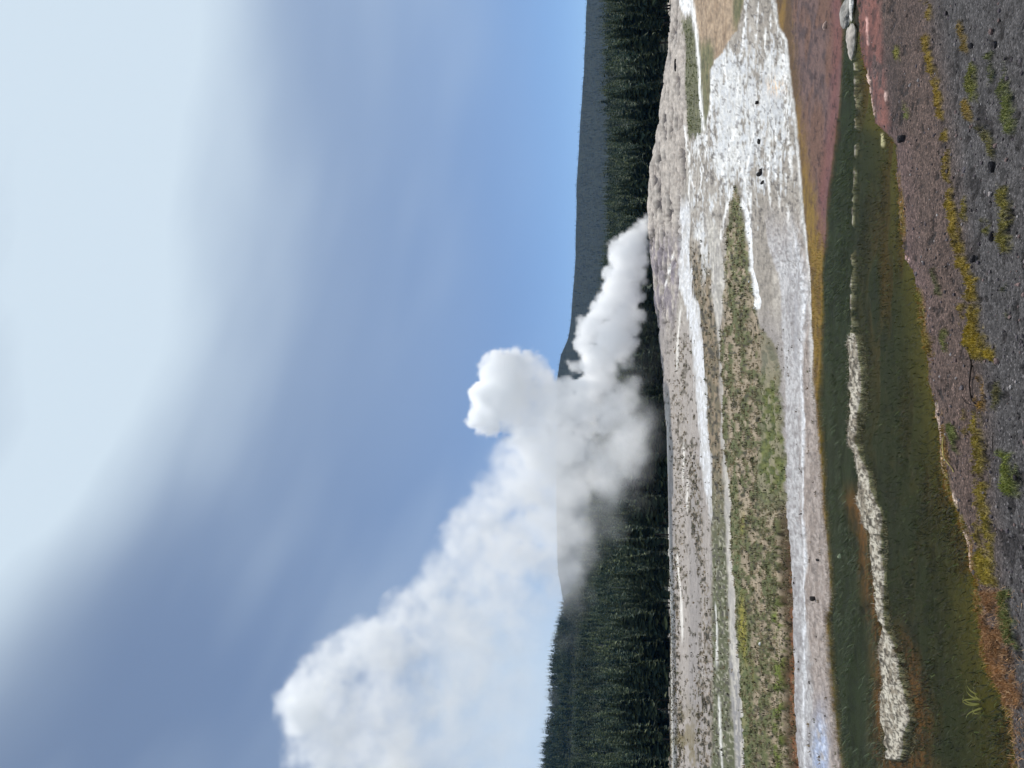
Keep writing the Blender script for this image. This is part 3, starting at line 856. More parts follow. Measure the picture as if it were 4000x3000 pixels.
def forest(name, x, y, z, h, temps, kcol):
    vs, fs, cs, base = [], [], [], 0
    pick = rng.integers(0, len(temps), len(x))
    for k, (tv, tf) in enumerate(temps):
        s = np.nonzero(pick == k)[0]
        if not len(s):
            continue
        a = rng.random(len(s)) * 6.283
        ca, sa = np.cos(a)[:, None], np.sin(a)[:, None]
        hh = h[s][:, None]
        wv = rng.uniform(0.8, 1.25, len(s))[:, None]
        X = x[s][:, None] + (tv[None, :, 0] * ca - tv[None, :, 1] * sa) * hh * wv
        Y = y[s][:, None] + (tv[None, :, 0] * sa + tv[None, :, 1] * ca) * hh * wv
        Z = z[s][:, None] + tv[None, :, 2] * hh
        vs.append(np.stack([X, Y, Z], -1).reshape(-1, 3))
        fs.append((tf[None] + (np.arange(len(s)) * len(tv))[:, None, None] + base).reshape(-1, tf.shape[1]))
        c = kcol(len(s)) * (0.62 + 0.85 * fbm(x[s] * 0.022, y[s] * 0.022, 3, 7) ** 1.2)[:, None].astype(np.float32)
        cs.append(np.repeat(c, len(tv), 0))
        base += len(s) * len(tv)
    o = mesh_np(name, np.concatenate(vs), np.concatenate(fs), [needle], np.concatenate(cs), smooth=False)
    return tag(o, kind='stuff')


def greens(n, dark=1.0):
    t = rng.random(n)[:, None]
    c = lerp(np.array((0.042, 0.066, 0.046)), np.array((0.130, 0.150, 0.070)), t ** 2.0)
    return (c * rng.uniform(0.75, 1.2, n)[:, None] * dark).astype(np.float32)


mid_t = [spray_tree(54, rng.uniform(0.15, 0.21), rng.uniform(0.1, 0.25), 100 + k) for k in range(6)]
far_t = [spray_tree(18, rng.uniform(0.15, 0.20), 0.1, 200 + k) for k in range(5)]
n = 9000
r_ = np.sqrt(rng.uniform(232 ** 2, 640 ** 2, n))
t_ = rng.uniform(-0.66, 0.66, n)
fx, fy = np.sin(t_) * r_, np.cos(t_) * r_
tag(forest('forest_slope', fx, fy, hill_z(fx, fy), rng.uniform(7, 15, n) * (0.75 + 0.55 * vn(fx * 0.02, fy * 0.02, 3)) * (1 - 0.35 * sst(r_, 520, 600) * sst(t_, 0.0, 0.2)), mid_t, greens), kind='stuff')
n = 3600
r_ = np.sqrt(rng.uniform(800 ** 2, 1035 ** 2, n))
t_ = rng.uniform(-0.66, -0.18, n)
fx, fy = np.sin(t_) * r_, np.cos(t_) * r_
forest('forest_crest', fx, fy, hill_z(fx, fy), rng.uniform(9, 18, n), mid_t, greens)
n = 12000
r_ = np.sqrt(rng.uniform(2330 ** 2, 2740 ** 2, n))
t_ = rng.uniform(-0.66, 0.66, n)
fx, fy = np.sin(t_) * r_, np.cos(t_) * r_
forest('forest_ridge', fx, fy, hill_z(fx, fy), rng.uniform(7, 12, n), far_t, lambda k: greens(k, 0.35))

n = 70
r_ = np.sqrt(rng.uniform(235 ** 2, 560 ** 2, n))
t_ = rng.uniform(-0.62, 0.62, n)
fx, fy = np.sin(t_) * r_, np.cos(t_) * r_
tv_, tf_ = trunk(0.012, 1.0)
forest('forest_snags', fx, fy, hill_z(fx, fy), rng.uniform(9, 15, n), [(tv_, tf_)], lambda k: np.tile(np.array((0.26, 0.25, 0.23), np.float32), (k, 1)))

# the belt of single trees at the edge of the plain
crown_me, trunk_me = [], []
for k in range(9):
    br = (0, 0, 0.35, 0, 0.6, 0, 0.25, 0.8, 0.1)[k]
    v, f = spray_tree(420, (0.15, 0.17, 0.21, 0.14, 0.26, 0.18, 0.2, 0.30, 0.16)[k], (0.16, 0.08, 0.06, 0.3, 0.03, 0.12, 0.2, 0.02, 0.22)[k], 300 + k, br)
    col_ = np.repeat(greens(len(v) // 4, 1.1), 4, 0)
    o = mesh_np('crown', v, f, [needle], col_, smooth=False)
    crown_me.append(o.data)
    bpy.data.objects.remove(o)
    v, f = trunk(0.014, 0.95)
    o = mesh_np('trunk', v, f, [bark])
    trunk_me.append(o.data)
    bpy.data.objects.remove(o)
NT_ = 290
tt = np.linspace(-0.60, 0.60, NT_) + rng.normal(0, 0.006, NT_)
tr_ = 178 + 40 * rng.random(NT_) ** 1.3 + 10 * np.sin(tt * 9)
for k in range(NT_):
    x, y = math.sin(tt[k]) * tr_[k], math.cos(tt[k]) * tr_[k]
    z = float(ground_z(x, y)[0]) if tr_[k] < 206 else 0.9
    e = bpy.data.objects.new('pine_tree', None)
    e.location = (x, y, z - 0.1)
    hgt_ = rng.uniform(6.5, 15.5)
    m = int(rng.integers(0, 9))
    if m in (4, 7):
        hgt_ *= 0.8
    e.scale = (hgt_ * rng.uniform(0.85, 1.2),) * 2 + (hgt_,)
    e.rotation_euler = (0, 0, rng.random() * 6.28)
    tag(e, 'dark green conifer standing in the tree belt at the far edge of the plain', 'tree', 'conifers along the far edge of the plain')
    COL.objects.link(e)
    for me_, nm in ((crown_me[m], 'crown'), (trunk_me[m], 'trunk')):
        c = bpy.data.objects.new(nm, me_)
        c.parent = e
        COL.objects.link(c)


def bough_snag(h, seed):
    r = np.random.default_rng(seed)
    v, f = trunk(0.010, 1.0)
    vs, fs, base = [v], [f], len(v)
    for k in range(26):
        z = r.uniform(0.3, 0.97)
        a, L = r.random() * 6.28, r.uniform(0.03, 0.10) * (1.25 - z)
        d = np.array((math.cos(a), math.sin(a), r.uniform(-0.2, 0.5)))
        p = np.array((0, 0, z))
        s = np.array((-d[1], d[0], 0)) * 0.004
        u = np.array((0, 0, 0.005))
        q4 = np.array([p + s, p - s, p + d * L - s * .3, p + d * L + s * .3, p + u, p - u, p + d * L - u * .3, p + d * L + u * .3])
        vs.append(q4)
        fs.append(np.array([[0, 1, 2, 3], [4, 5, 6, 7]]) + base)
        base += 8
    return np.concatenate(vs) * h, np.concatenate(fs)


for (d, b, rg, h, lb) in ((2410, 2640, 236, 9, 'bare grey snag left of the steam, rising between dark conifers'),
                          (2395, 2790, 236, 8, 'tallest bare grey snag nearest the left end of the tree belt'),
                          (2470, 120, 232, 9, 'bare grey snag at the right end of the tree belt')):
    v, f = bough_snag(h, int(b))
    x, y = at_range([d], [b], rg)[:2, 0]
    o = mesh_np('dead_tree', v, f, [greybark], smooth=False)
    o.location = (x, y, float(hill_z(np.array([x]), np.array([y]))[0]) - 0.1)
    tag(o, lb, 'dead tree')


# ------------------------------------------------------------------ blades, moss, tufts
blade_mat = simple_mat('blades', 0.6, 0.25, True, var=0.2, scale=9.0, translucent=0.2)


def blades(name, P, h, w, dirx, diry, lean, cols, droop=0.4):
    """one curved strip per row of P"""
    n = len(P)
    h, w = np.broadcast_to(h, n), np.broadcast_to(w, n)
    dn = np.hypot(dirx, diry) + 1e-9
    dx, dy = dirx / dn, diry / dn
    lx = np.stack([dx * lean, dy * lean, np.sqrt(np.clip(1 - lean ** 2, 0, 1))], 1)
    mid = P + lx * (h * 0.55)[:, None]
    l2 = lx - np.array((0, 0, 1.0)) * droop * np.abs(lean)[:, None] + np.stack([dx, dy, dx * 0], 1) * 0.25 * np.abs(lean)[:, None]
    tip = mid + l2 * (h * 0.5)[:, None]
    side = np.stack([-dy, dx, dx * 0], 1) * (w / 2)[:, None]
    ya = rng.normal(0, 0.6, n)
    side = side * np.cos(ya)[:, None] + np.stack([dx, dy, dx * 0], 1) * (np.sin(ya) * w / 2)[:, None]
    v = np.stack([P - side, P + side, mid + side * 0.8, mid - side * 0.8, tip], 1).reshape(-1, 3)
    b = np.arange(n)[:, None] * 5
    o = mesh_np(name, v, [b + np.array([[0, 1, 2, 3]]), b + np.array([[3, 2, 4]])], [blade_mat], np.repeat(cols, 5, 0), smooth=False)
    return tag(o, kind='stuff')


def pick_cols(n, pal, wts=None):
    pal = np.stack([lin(*c) for c in pal])
    i = rng.choice(len(pal), n, p=None if wts is None else np.array(wts) / sum(wts))
    return (pal[i] * rng.uniform(0.75, 1.25, n)[:, None]).astype(np.float32)


def sample(mask, n, power=1.0):
    """n ground points drawn where mask is large; even over the view"""
    p = np.clip(mask, 0, 1).astype(float) ** power * (GY > 1)
    inside = (BB > -250) & (BB < 3250)
    p = p * inside
    i = rng.choice(NG, n, p=p / p.sum())
    j = rng.normal(0, 0.5, (2, n)) * (RR.ravel()[i] * 0.0016)
    x, y = GX[i] + j[0], GY[i] + j[1]
    return np.stack([x, y, ground_z(x, y)], 1), i


# moss cushions on the gravel
P, i = sample(mossm, 15000)
mc = colr[i] * rng.uniform(1.1, 2.2, len(i))[:, None]
blades('moss', P - np.array((0, 0, 0.002)), rng.uniform(0.010, 0.030, len(P)), rng.uniform(0.004, 0.009, len(P)), rng.normal(0, 1, len(P)), rng.normal(0, 1, len(P)), rng.uniform(0.1, 0.9, len(P)), np.clip(mc, 0, 0.6))
# trailing grass in the far channel of the stream
fmask = farch * (DD > line(SFAR) + 12) * (fbm(GX * 2.2, GY * 3.5, 3, 77) > 0.48) * (1 - island)
P, i = sample(fmask, 6500)
P[:, 2] = -0.022
pc = pick_cols(len(P), ((27, 38, 20), (40, 56, 30), (66, 84, 50), (128, 142, 112), (84, 92, 50)), (5, 4, 2, 0.8, 1))
blades('stream_grass', P, rng.uniform(0.04, 0.13, len(P)), rng.uniform(0.003, 0.006, len(P)), -1 + rng.normal(0, 0.5, len(P)), rng.normal(-0.2, 0.6, len(P)), rng.uniform(0.6, 0.97, len(P)), pc, 0.55)
# short weed over the near channel
nm_ = nearch * (1 - island) * (0.25 + sst(flow, 0.4, 0.6))
P, i = sample(nm_, 13000)
P[:, 2] = -0.024
pc = pick_cols(len(P), ((26, 33, 17), (46, 56, 26), (60, 50, 26), (84, 98, 50), (20, 25, 14)), (5, 4, 2, 0.8, 3))
blades('stream_weed', P, rng.uniform(0.02, 0.075, len(P)), rng.uniform(0.003, 0.007, len(P)), rng.normal(-0.6, 0.7, len(P)), rng.normal(0, 0.7, len(P)), rng.uniform(0.5, 0.97, len(P)), pc, 0.6)
# bleached blades along the sinter shore and the strip in the stream
em = np.exp(-((DD - line(B1) + 2) / 7) ** 2) * sst(BB, 1300, 1600) + 0.7 * np.exp(-((np.abs(DD - line(ISC)) - ISW) / 6) ** 2) * (island > -1) * sst(BB, 1250, 1350) * (1 - sst(BB, 2960, 2975))
P, i = sample(em * (GY > 3), 4200)
pc = pick_cols(len(P), ((186, 174, 160), (160, 146, 128), (206, 198, 186), (120, 106, 86)), (4, 3, 2, 1))
blades('bleached_grass', P, rng.uniform(0.02, 0.055, len(P)), rng.uniform(0.003, 0.006, len(P)), rng.normal(0, 0.6, len(P)), rng.normal(-0.8, 0.5, len(P)), rng.uniform(0.3, 0.95, len(P)), pc, 0.6)
# yellow green fringe
em = far_bank * sst(BB, 850, 1050) * (1 - sst(BB, 1480, 1620)) + fringe * 0.8 + bank * np.exp(-((DD - line(SNEAR) - 4) / 8) ** 2) * 0.6
P, i = sample(em * (GY > 2), 4800)
pc = pick_cols(len(P), ((140, 118, 44), (112, 104, 40), (150, 96, 46), (92, 96, 40), (170, 140, 70)), (4, 4, 2, 2, 1))
blades('shore_grass', P, rng.uniform(0.012, 0.05, len(P)), rng.uniform(0.003, 0.006, len(P)), rng.normal(0, 0.8, len(P)), rng.normal(-0.5, 0.7, len(P)), rng.uniform(0.3, 0.95, len(P)), pc, 0.5)
# orange dry stalks by the lower bank
em = np.zeros(NG)
c_ = MOSS[8][0]
em = np.exp(-((DD - line(c_)) / 55) ** 2) * sst(BB, c_[0][0] - 30, c_[0][0]) * bank
P, i = sample(em, 1200)
pc = pick_cols(len(P), ((176, 134, 92), (146, 102, 62), (196, 160, 118), (104, 76, 50)))
blades('dry_stalks', P, rng.uniform(0.02, 0.06, len(P)), rng.uniform(0.002, 0.004, len(P)), rng.normal(0, 1, len(P)), rng.normal(0, 1, len(P)), rng.uniform(0.6, 0.98, len(P)), pc, 0.4)


def tufts(name, mask, n, hlo, hhi, pal, wts, nb=7):
    P, i = sample(mask, n)
    r = RR.ravel()[i]
    hh = rng.uniform(hlo, hhi, n) * np.clip(r / 18, 0.7, 5) ** 0.75
    pc = pick_cols(n, pal, wts)
    k = np.repeat(np.arange(n), nb)
    m = len(k)
    Q = P[k] + np.stack([rng.normal(0, 0.35, m) * hh[k], rng.normal(0, 0.35, m) * hh[k], np.zeros(m) - 0.01], 1)
    blades(name, Q, hh[k] * rng.uniform(0.6, 1.3, m), hh[k] * rng.uniform(0.16, 0.34, m), rng.normal(0, 1, m), rng.normal(0, 1, m), rng.uniform(0.1, 0.9, m), pc[k] * rng.uniform(0.7, 1.3, m)[:, None].astype(np.float32))


tufts('sedge_tufts', G2 * (1 - G4) * (0.5 + sst(sp1, 0.45, 0.55)) * (1 - 0.6 * G3), 4200, 0.04, 0.085, ((112, 108, 74), (90, 88, 60), (172, 156, 126), (142, 126, 96), (60, 56, 42)), (3, 2, 4.5, 3.5, 1.6))
tufts('plain_tufts', clm * 1.0 + S1 * 0.8 + LPm * speck * 0.6, 4200, 0.035, 0.075, ((110, 92, 62), (82, 74, 50), (54, 50, 38), (140, 120, 86), (96, 98, 60)), (3, 3, 3, 1.5, 2))
tufts('green_grass', G3 + G5 + G4 * sst(BB, 1400, 1500) * 0.4 + G1 * 0.4, 1600, 0.03, 0.06, ((104, 108, 64), (86, 94, 52), (126, 122, 76)), (3, 3, 1))

# loose pebbles
def stone_v(seed, flat=0.7, sub=1, rough=0.25):
    import bmesh
    bm = bmesh.new()
    bmesh.ops.create_icosphere(bm, subdivisions=sub, radius=1.0)
    r = random.Random(seed)
    ph = [(r.uniform(-1, 1), r.uniform(-1, 1), r.uniform(-1, 1), r.uniform(0, 6)) for _ in range(7)]
    for v in bm.verts:
        k = 1 + rough * sum(math.sin(2.6 * (a * v.co.x + b * v.co.y + c * v.co.z) + p) for a, b, c, p in ph) / 2.6 + r.uniform(-0.5, 0.5) * rough * 0.4
        v.co = v.co * k
        v.co.z *= flat
    vv = np.array([v.co[:] for v in bm.verts])
    ff = np.array([[w.index for w in f.verts] for f in bm.faces])
    bm.free()
    return vv, ff


peb_t = [stone_v(k, 0.65) for k in range(6)]
P, i = sample(gv * (1 - mossm) * (1 - 0.7 * red), 5200)
sz = np.clip(rng.lognormal(-5.05, 0.42, len(P)), 0.003, 0.022)
vs, fs, cs, base = [], [], [], 0
pc = pick_cols(len(P), ((104, 96, 98), (84, 76, 80), (140, 132, 130), (60, 54, 56), (180, 172, 168), (120, 100, 96)), (5, 5, 2, 3, 0.6, 2))
kk_ = rng.integers(0, 6, len(P))
for k, (tv, tf) in enumerate(peb_t):
    s = np.nonzero(kk_ == k)[0]
    a = rng.random(len(s)) * 6.28
    X = P[s, 0][:, None] + (tv[None, :, 0] * np.cos(a)[:, None] - tv[None, :, 1] * np.sin(a)[:, None]) * sz[s][:, None]
    Y = P[s, 1][:, None] + (tv[None, :, 0] * np.sin(a)[:, None] + tv[None, :, 1] * np.cos(a)[:, None]) * sz[s][:, None]
    Z = P[s, 2][:, None] + (tv[None, :, 2] + 0.3) * sz[s][:, None]
    vs.append(np.stack([X, Y, Z], -1).reshape(-1, 3))
    fs.append((tf[None] + (np.arange(len(s)) * len(tv))[:, None, None] + base).reshape(-1, 3))
    cs.append(np.repeat(pc[s], len(tv), 0))
    base += len(s) * len(tv)
stone_mat = simple_mat('stone', 0.85, 0.25, True, var=0.3, scale=40.0, bump=0.5, bscale=60.0)
tag(mesh_np('pebbles', np.concatenate(vs), np.concatenate(fs), [stone_mat], np.concatenate(cs), smooth=False), kind='stuff')

# ------------------------------------------------------------------ single stones, sticks, a grass tuft
rock_mat = simple_mat('rock', 0.85, 0.25, True, var=0.4, scale=14.0, bump=0.9, bscale=30.0)


def rock(d, b, wpx, hpx, rgb, label, seed, flat=None, sink=0.25, cat='rock', name='rock'):
    p = on_ground([d], [b])[0]
    px = np.hypot(np.hypot(p[0], p[1]), 2) / FOC * 0.98
    v, f = stone_v(seed, 1.0, 3, 0.42)
    sx, sz_ = wpx * px / 2, hpx * px / 2
    v = v * np.array((sx, max(sx * 0.7, sz_), sz_))
    c = np.tile(lin(*rgb), (len(v), 1))
    o = mesh_np(name, v, f, [rock_mat], c, smooth=False)
    o.location = (p[0], p[1], p[2] + sz_ * (1 - 2 * sink))
    tag(o, label, cat)
    return o


rock(3312, 52, 104, 38, (146, 142, 136), 'larger pale grey boulder at the right end of the stream', 3)
rock(3322, 158, 100, 32, (172, 164, 154), 'smaller whitish boulder beside the bigger grey one, at the head of the grassy stream', 8)
rock(3322, 40, 60, 18, (206, 202, 196), 'low white slab in front of the larger pale grey boulder', 17)
rock(3224, 96, 22, 14, (206, 176, 160), 'small pinkish pale stone on the red mat behind the boulders', 4)
for d, b, w, h, lb in ((2963, 399, 14, 20, 'black stone on the whitest part of the sinter flat, rightmost of the black stones'),
                       (2970, 552, 14, 18, 'lone black stone in the middle of the pale sinter flat'),
                       (2977, 674, 24, 26, 'largest black stone on the sinter flat, right of a smaller one close by'),
                       (2984, 712, 16, 16, 'smaller black stone just left of the largest one on the sinter flat'),
                       (2663, 244, 42, 14, 'low black lump on the right flank of the geyser mound'),  # a black lump, built with the stone mesh
                       (2839, 1812, 10, 12, 'black stone on the narrow pale runoff channel left of the steam'),
                       (3196, 2188, 12, 14, 'black stone on the pale shore just above the left part of the stream'),
                       (3180, 2340, 14, 34, 'dark oblong stone on the pale shore left of the other shore stone')):
    rock(d, b, w * 0.85, h * 0.8, (50, 46, 44), lb, int(b), sink=0.25)
rock(2980, 2516, 10, 9, (240, 238, 232), 'small white stone on the mottled tan plain at the left', 61)
rock(2928, 1100, 7, 7, (240, 238, 232), 'tiny white stone by the end of the middle white runoff tongue', 62)
rock(3262, 2172, 12, 12, (206, 212, 206), 'small pale stone among green grass in the far channel of the stream', 63, sink=0.1)
for d, b, w, h, lb in ((3818, 174, 22, 14, 'dark pebble on the gravel right of the longest green moss patch'),
                       (3912, 172, 22, 16, 'dark pebble at the end of the green moss patch nearest the camera'),
                       (3905, 650, 26, 20, 'black pebble below the thin broken moss line on the right of the gravel'),
                       (3906, 925, 30, 18, 'wide black pebble in the gravel beside faint moss, middle of the near bank'),
                       (3546, 540, 22, 26, 'dark stone with moss on the gravel close to the red mat'),
                       (3835, 1010, 18, 18, 'dark stone touching the yellow moss line in the middle of the gravel')):
    rock(d, b, w, h, (44, 41, 44), lb, int(b + d), sink=0.25, cat='pebble', name='stone')


def rod(name, pts, r0, r1, rgb, label, cat, nseg=7):
    """a bent stick through readings (d, b, height above ground)"""
    c = []
    for d, b, h in pts:
        p = on_ground([d], [b])[0]
        c.append(p + np.array((0, 0, h)))
    c = np.array(c)
    t = np.linspace(0, 1, len(c))
    tt_ = np.linspace(0, 1, 26)
    c = np.stack([np.interp(tt_, t, c[:, k]) for k in range(3)], 1)
    c[1:-1] = (c[:-2] + c[1:-1] * 2 + c[2:]) / 4
    tan = np.gradient(c, axis=0)
    tan /= np.linalg.norm(tan, axis=1)[:, None]
    s = np.cross(tan, (0, 0, 1))
    s /= np.linalg.norm(s, axis=1)[:, None] + 1e-9
    u = np.cross(s, tan)
    a = np.arange(nseg) / nseg * 6.283
    rad = np.linspace(r0, r1, len(c)) * (1 + 0.18 * np.sin(np.arange(len(c)) * 1.9))
    v = (c[:, None] + (s[:, None] * np.cos(a)[None, :, None] + u[:, None] * np.sin(a)[None, :, None]) * rad[:, None, None]).reshape(-1, 3)
    f = np.array([[i * nseg + k, i * nseg + (k + 1) % nseg, (i + 1) * nseg + (k + 1) % nseg, (i + 1) * nseg + k] for i in range(len(c) - 1) for k in range(nseg)])
    o = mesh_np(name, v, f, [rock_mat], np.tile(lin(*rgb), (len(v), 1)))
    tag(o, label, cat)
    return o


rod('stick', [(3822, 1352, .01), (3821, 1420, .013), (3817, 1500, .013), (3822, 1560, .01), (3836, 1582, .006)], .006, .004, (46, 36, 32), 'long dark curved stick lying on the gravel beside yellow moss', 'stick')
rod('twig', [(3788, 1552, .008), (3800, 1574, .010), (3824, 1583, .010), (3840, 1581, .008)], .003, .002, (50, 40, 34), 'short dark hooked twig at the end of the long dark stick', 'twig')
rod('twig', [(3710, 1706, .012), (3714, 1740, .02), (3724, 1790, .02), (3738, 1830, .012), (3748, 1845, .006)], .005, .003, (176, 160, 96), 'pale yellow bent twig beside a dark hollow near the stream bank', 'twig')
rod('twig', [(3905, 1690, .006), (3908, 1740, .008), (3914, 1800, .006)], .003, .002, (52, 44, 40), 'thin straight dark twig lying alone on the gravel near the camera', 'twig')

# pale blades standing out of the stream at the lower left
p0 = on_ground([3806], [2742])[0]
p0[2] = -0.03
vs, fs = [], []
for k, (dx, dy, h, L) in enumerate(((-.075, .0, .13, 1), (-.05, .03, .15, 1), (-.02, .0, .16, 1), (.01, .03, .15, 1), (.04, -.01, .14, 1), (.07, .02, .12, 1), (-.03, -.05, .10, 1), (.05, -.05, .09, 1), (-.09, -.03, .09, 1))):
    n_ = 8
    t = np.linspace(0, 1, n_)
    bx, by = p0[0] + dx * 0.6, p0[1] + dy
    cx = bx + dx * 0.5 * t + 0.07 * t ** 2.2 * (1 if k % 3 else -0.4)
    cz = p0[2] + h * (t - 0.35 * t ** 3.2)
    cyy = by - 0.02 * t
    w = 0.0052 * (1 - t ** 1.5) + 0.0006
    b0_ = len(vs) * 2 * n_
    L_ = np.stack([cx - w, cyy, cz], 1)
    R_ = np.stack([cx + w, cyy + 0.002, cz], 1)
    vs.append(np.stack([L_, R_], 1).reshape(-1, 3))
    fs.append(np.array([[b0_ + 2 * q_, b0_ + 2 * q_ + 1, b0_ + 2 * q_ + 3, b0_ + 2 * q_ + 2] for q_ in range(n_ - 1)]))
vs = np.concatenate(vs)
tag(mesh_np('grass_tuft', vs, np.concatenate(fs), [blade_mat], np.tile(lin(176, 172, 104), (len(vs), 1))), 'tuft of pale yellow arching grass blades standing in the near stream at lower left', 'grass tuft')

# ------------------------------------------------------------------ steam
SY = 112.0
PUFF = [(1396, 478, 13, 1), (1388, 492, 20, 1), (1376, 510, 27, 1), (1364, 530, 36, 1), (1347, 555, 42, 1), (1378, 560, 24, .8), (1376, 600, 26, .7), (1085, 850, 60, 1), (1120, 830, 50, .9), (1150, 805, 38, .6), (1180, 850, 44, .9), (1190, 885, 48, .9), (1165, 820, 40, .8), (1170, 925, 46, .8), (1215, 870, 44, .9), (1268, 932, 34, .6), (1285, 925, 30, .5), (1316, 592, 24, 1), (1350, 590, 38, 1), (1335, 630, 42, 1), (1362, 640, 30, .9), (1310, 665, 40, 1),
        (1345, 690, 42, 1), (1277, 705, 40, 1), (1320, 735, 50, 1), (1258, 745, 32, 1), (1290, 775, 48, 1), (1345, 775, 26, .7), (1240, 792, 22, .9), (1300, 815, 38, .9),
        (1270, 840, 44, .8), (1222, 850, 38, .8), (1255, 880, 52, .7), (1205, 895, 48, .7), (1225, 925, 36, .8),
        (1140, 768, 24, .7), (1120, 792, 42, .8), (1075, 800, 42, .9), (1045, 850, 44, 1), (1038, 900, 42, 1), (1062, 928, 24, .9), (1100, 860, 58, .8), (1155, 850, 46, .5), (1130, 920, 44, .7), (1160, 800, 30, .35),
        (1350, 850, 42, .5), (1335, 900, 58, .45), (1370, 930, 46, .3), (1335, 980, 62, .24), (1365, 1020, 42, .16), (1295, 1020, 58, .22), (1315, 1060, 40, .18), (1375, 880, 34, .2), (1345, 960, 30, .4), (1370, 1000, 25, .25),
        (1200, 960, 68, .6), (1150, 980, 58, .45), (1100, 1010, 48, .3), (1050, 1050, 40, .28), (1130, 1060, 72, .3), (1220, 1060, 72, .26), (1060, 1110, 60, .3), (1000, 1110, 26, .3), (1150, 1140, 82, .24),
        (1235, 1150, 52, .2), (1010, 1170, 50, .28), (1090, 1200, 78, .24), (1190, 1220, 66, .16), (965, 1230, 44, .22), (1030, 1270, 76, .22), (925, 1290, 50, .24), (980, 1340, 76, .2), (1100, 1300, 76, .14),
        (870, 1340, 52, .24), (785, 1395, 48, .26), (900, 1400, 76, .2), (822, 1440, 76, .24), (725, 1440, 52, .28), (685, 1480, 54, .34), (640, 1510, 36, .36), (700, 1530, 70, .36), (655, 1560, 42, .32), (760, 1560, 76, .3),
        (820, 1520, 76, .22), (700, 1610, 66, .3), (655, 1622, 34, .28), (765, 1650, 84, .22), (725, 1700, 74, .22), (850, 1620, 86, .14), (905, 1500, 94, .15), (1000, 1450, 86, .10), (1040, 1400, 56, .14), (1065, 1500, 46, .13),
        (800, 1750, 100, .2), (760, 1820, 90, .18), (900, 1720, 100, .1),
        (1120, 1380, 60, .09), (1130, 1480, 60, .06), (1060, 1590, 90, .06), (1160, 1300, 50, .10), (960, 1620, 80, .08)]
HALO = [(1385, 700, 34, .018), (1390, 770, 40, .018), (1375, 620, 24, .06), (1350, 800, 60, .05), (1395, 900, 42, .05), (1400, 960, 40, .03), (1370, 1060, 50, .03), (1290, 1120, 60, .05), (1260, 1190, 50, .06), (1230, 1290, 50, .05), (1215, 1380, 40, .025)]
VX = 0.33
pr = random.Random(11)
balls = []


def put(x, y, r, d, dep):
    p = at_range([x * 1.80832], [y * 1.80832], SY)[:, 0]
    k = 1.80832 / FOC * (p[1] * FWD[1] + (p[2] - EYE) * FWD[2])
    balls.append((p[0], p[1] + dep * r * k, p[2], r * k, d, x))


for (x, y, r, d) in PUFF:
    put(x, y, r * 0.80, d, pr.uniform(-0.25, 0.25))
    thin_ = d < 0.5 and not (x > 1280 and d > 0.3)
    if thin_:
        put(x, y, r * 1.05, d, pr.uniform(-0.3, 0.3))
    for c in range(int(10 + r * 0.22) if not thin_ else 7):
        a, e = pr.uniform(0, 6.283), pr.uniform(-1, 1)
        s = math.sqrt(1 - e * e)
        rk = r * (pr.uniform(0.24, 0.48) if not thin_ else pr.uniform(0.35, 0.6))
        ox, oy = math.cos(a) * s * r * 0.72, math.sin(a) * s * r * 0.72
        put(x + ox, y + oy, rk, d * pr.uniform(0.75, 1.15), e * r * 0.72 / rk)
        for c2 in range(4 if not thin_ else 0):
            a2, e2 = a + pr.uniform(-1.0, 1.0), max(-1, min(1, e + pr.uniform(-.6, .6)))
            s2 = math.sqrt(1 - e2 * e2)
            r2 = rk * pr.uniform(0.3, 0.55)
            put(x + ox + math.cos(a2) * s2 * rk * 0.85, y + oy + math.sin(a2) * s2 * rk * 0.85, r2, d * pr.uniform(0.7, 1.1), (e * r * 0.72 + e2 * rk * 0.85) / r2)
for (x, y, r, d) in HALO:
    put(x, y, r, d, 0)
bl = np.array(balls)
lo = np.array((bl[:, 0].min() - 2, SY - 17, max(bl[:, 2].min() - 2, 0.5)))
lo[0] = max(lo[0], -88)
hi = np.array((bl[:, 0].max() + 2, SY + 17, bl[:, 2].max() + 3))
nx, ny, nz = (np.ceil((hi - lo) / VX)).astype(int)
hi = lo + (np.array((nx, ny, nz)) - 1) * VX
F1 = np.full((nx, ny, nz), -1.0, np.float32)       # how far inside a puff, in metres-ish
DN = np.zeros((nx, ny, nz), np.float32)
WT = np.full((nx, ny, nz), 1e-4, np.float32)
ax = [lo[k] + np.arange(m) * VX for k, m in enumerate((nx, ny, nz))]
for (x, y, z, r, d, px_) in balls:
    e = 1.35 * r
    i0 = [int(max(0, math.floor((c - e - lo[k]) / VX))) for k, c in enumerate((x, y, z))]
    i1 = [int(min(m, math.ceil((c + e - lo[k]) / VX) + 1)) for k, (c, m) in enumerate(zip((x, y, z), (nx, ny, nz)))]
    if any(a >= b for a, b in zip(i0, i1)):
        continue
    dx = (ax[0][i0[0]:i1[0]] - x)[:, None, None]
    dy = (ax[1][i0[1]:i1[1]] - y)[None, :, None]
    dz = (ax[2][i0[2]:i1[2]] - z)[None, None, :]
    q_ = 1 - np.sqrt(dx * dx + dy * dy + dz * dz) / r
    sl = tuple(slice(a, b) for a, b in zip(i0, i1))
    F1[sl] = np.maximum(F1[sl], q_ * min(r, 3.0))
    w = np.clip(q_ + 0.35, 0, None) ** 2
    DN[sl] += w * d
    WT[sl] += w
DN = DN / WT


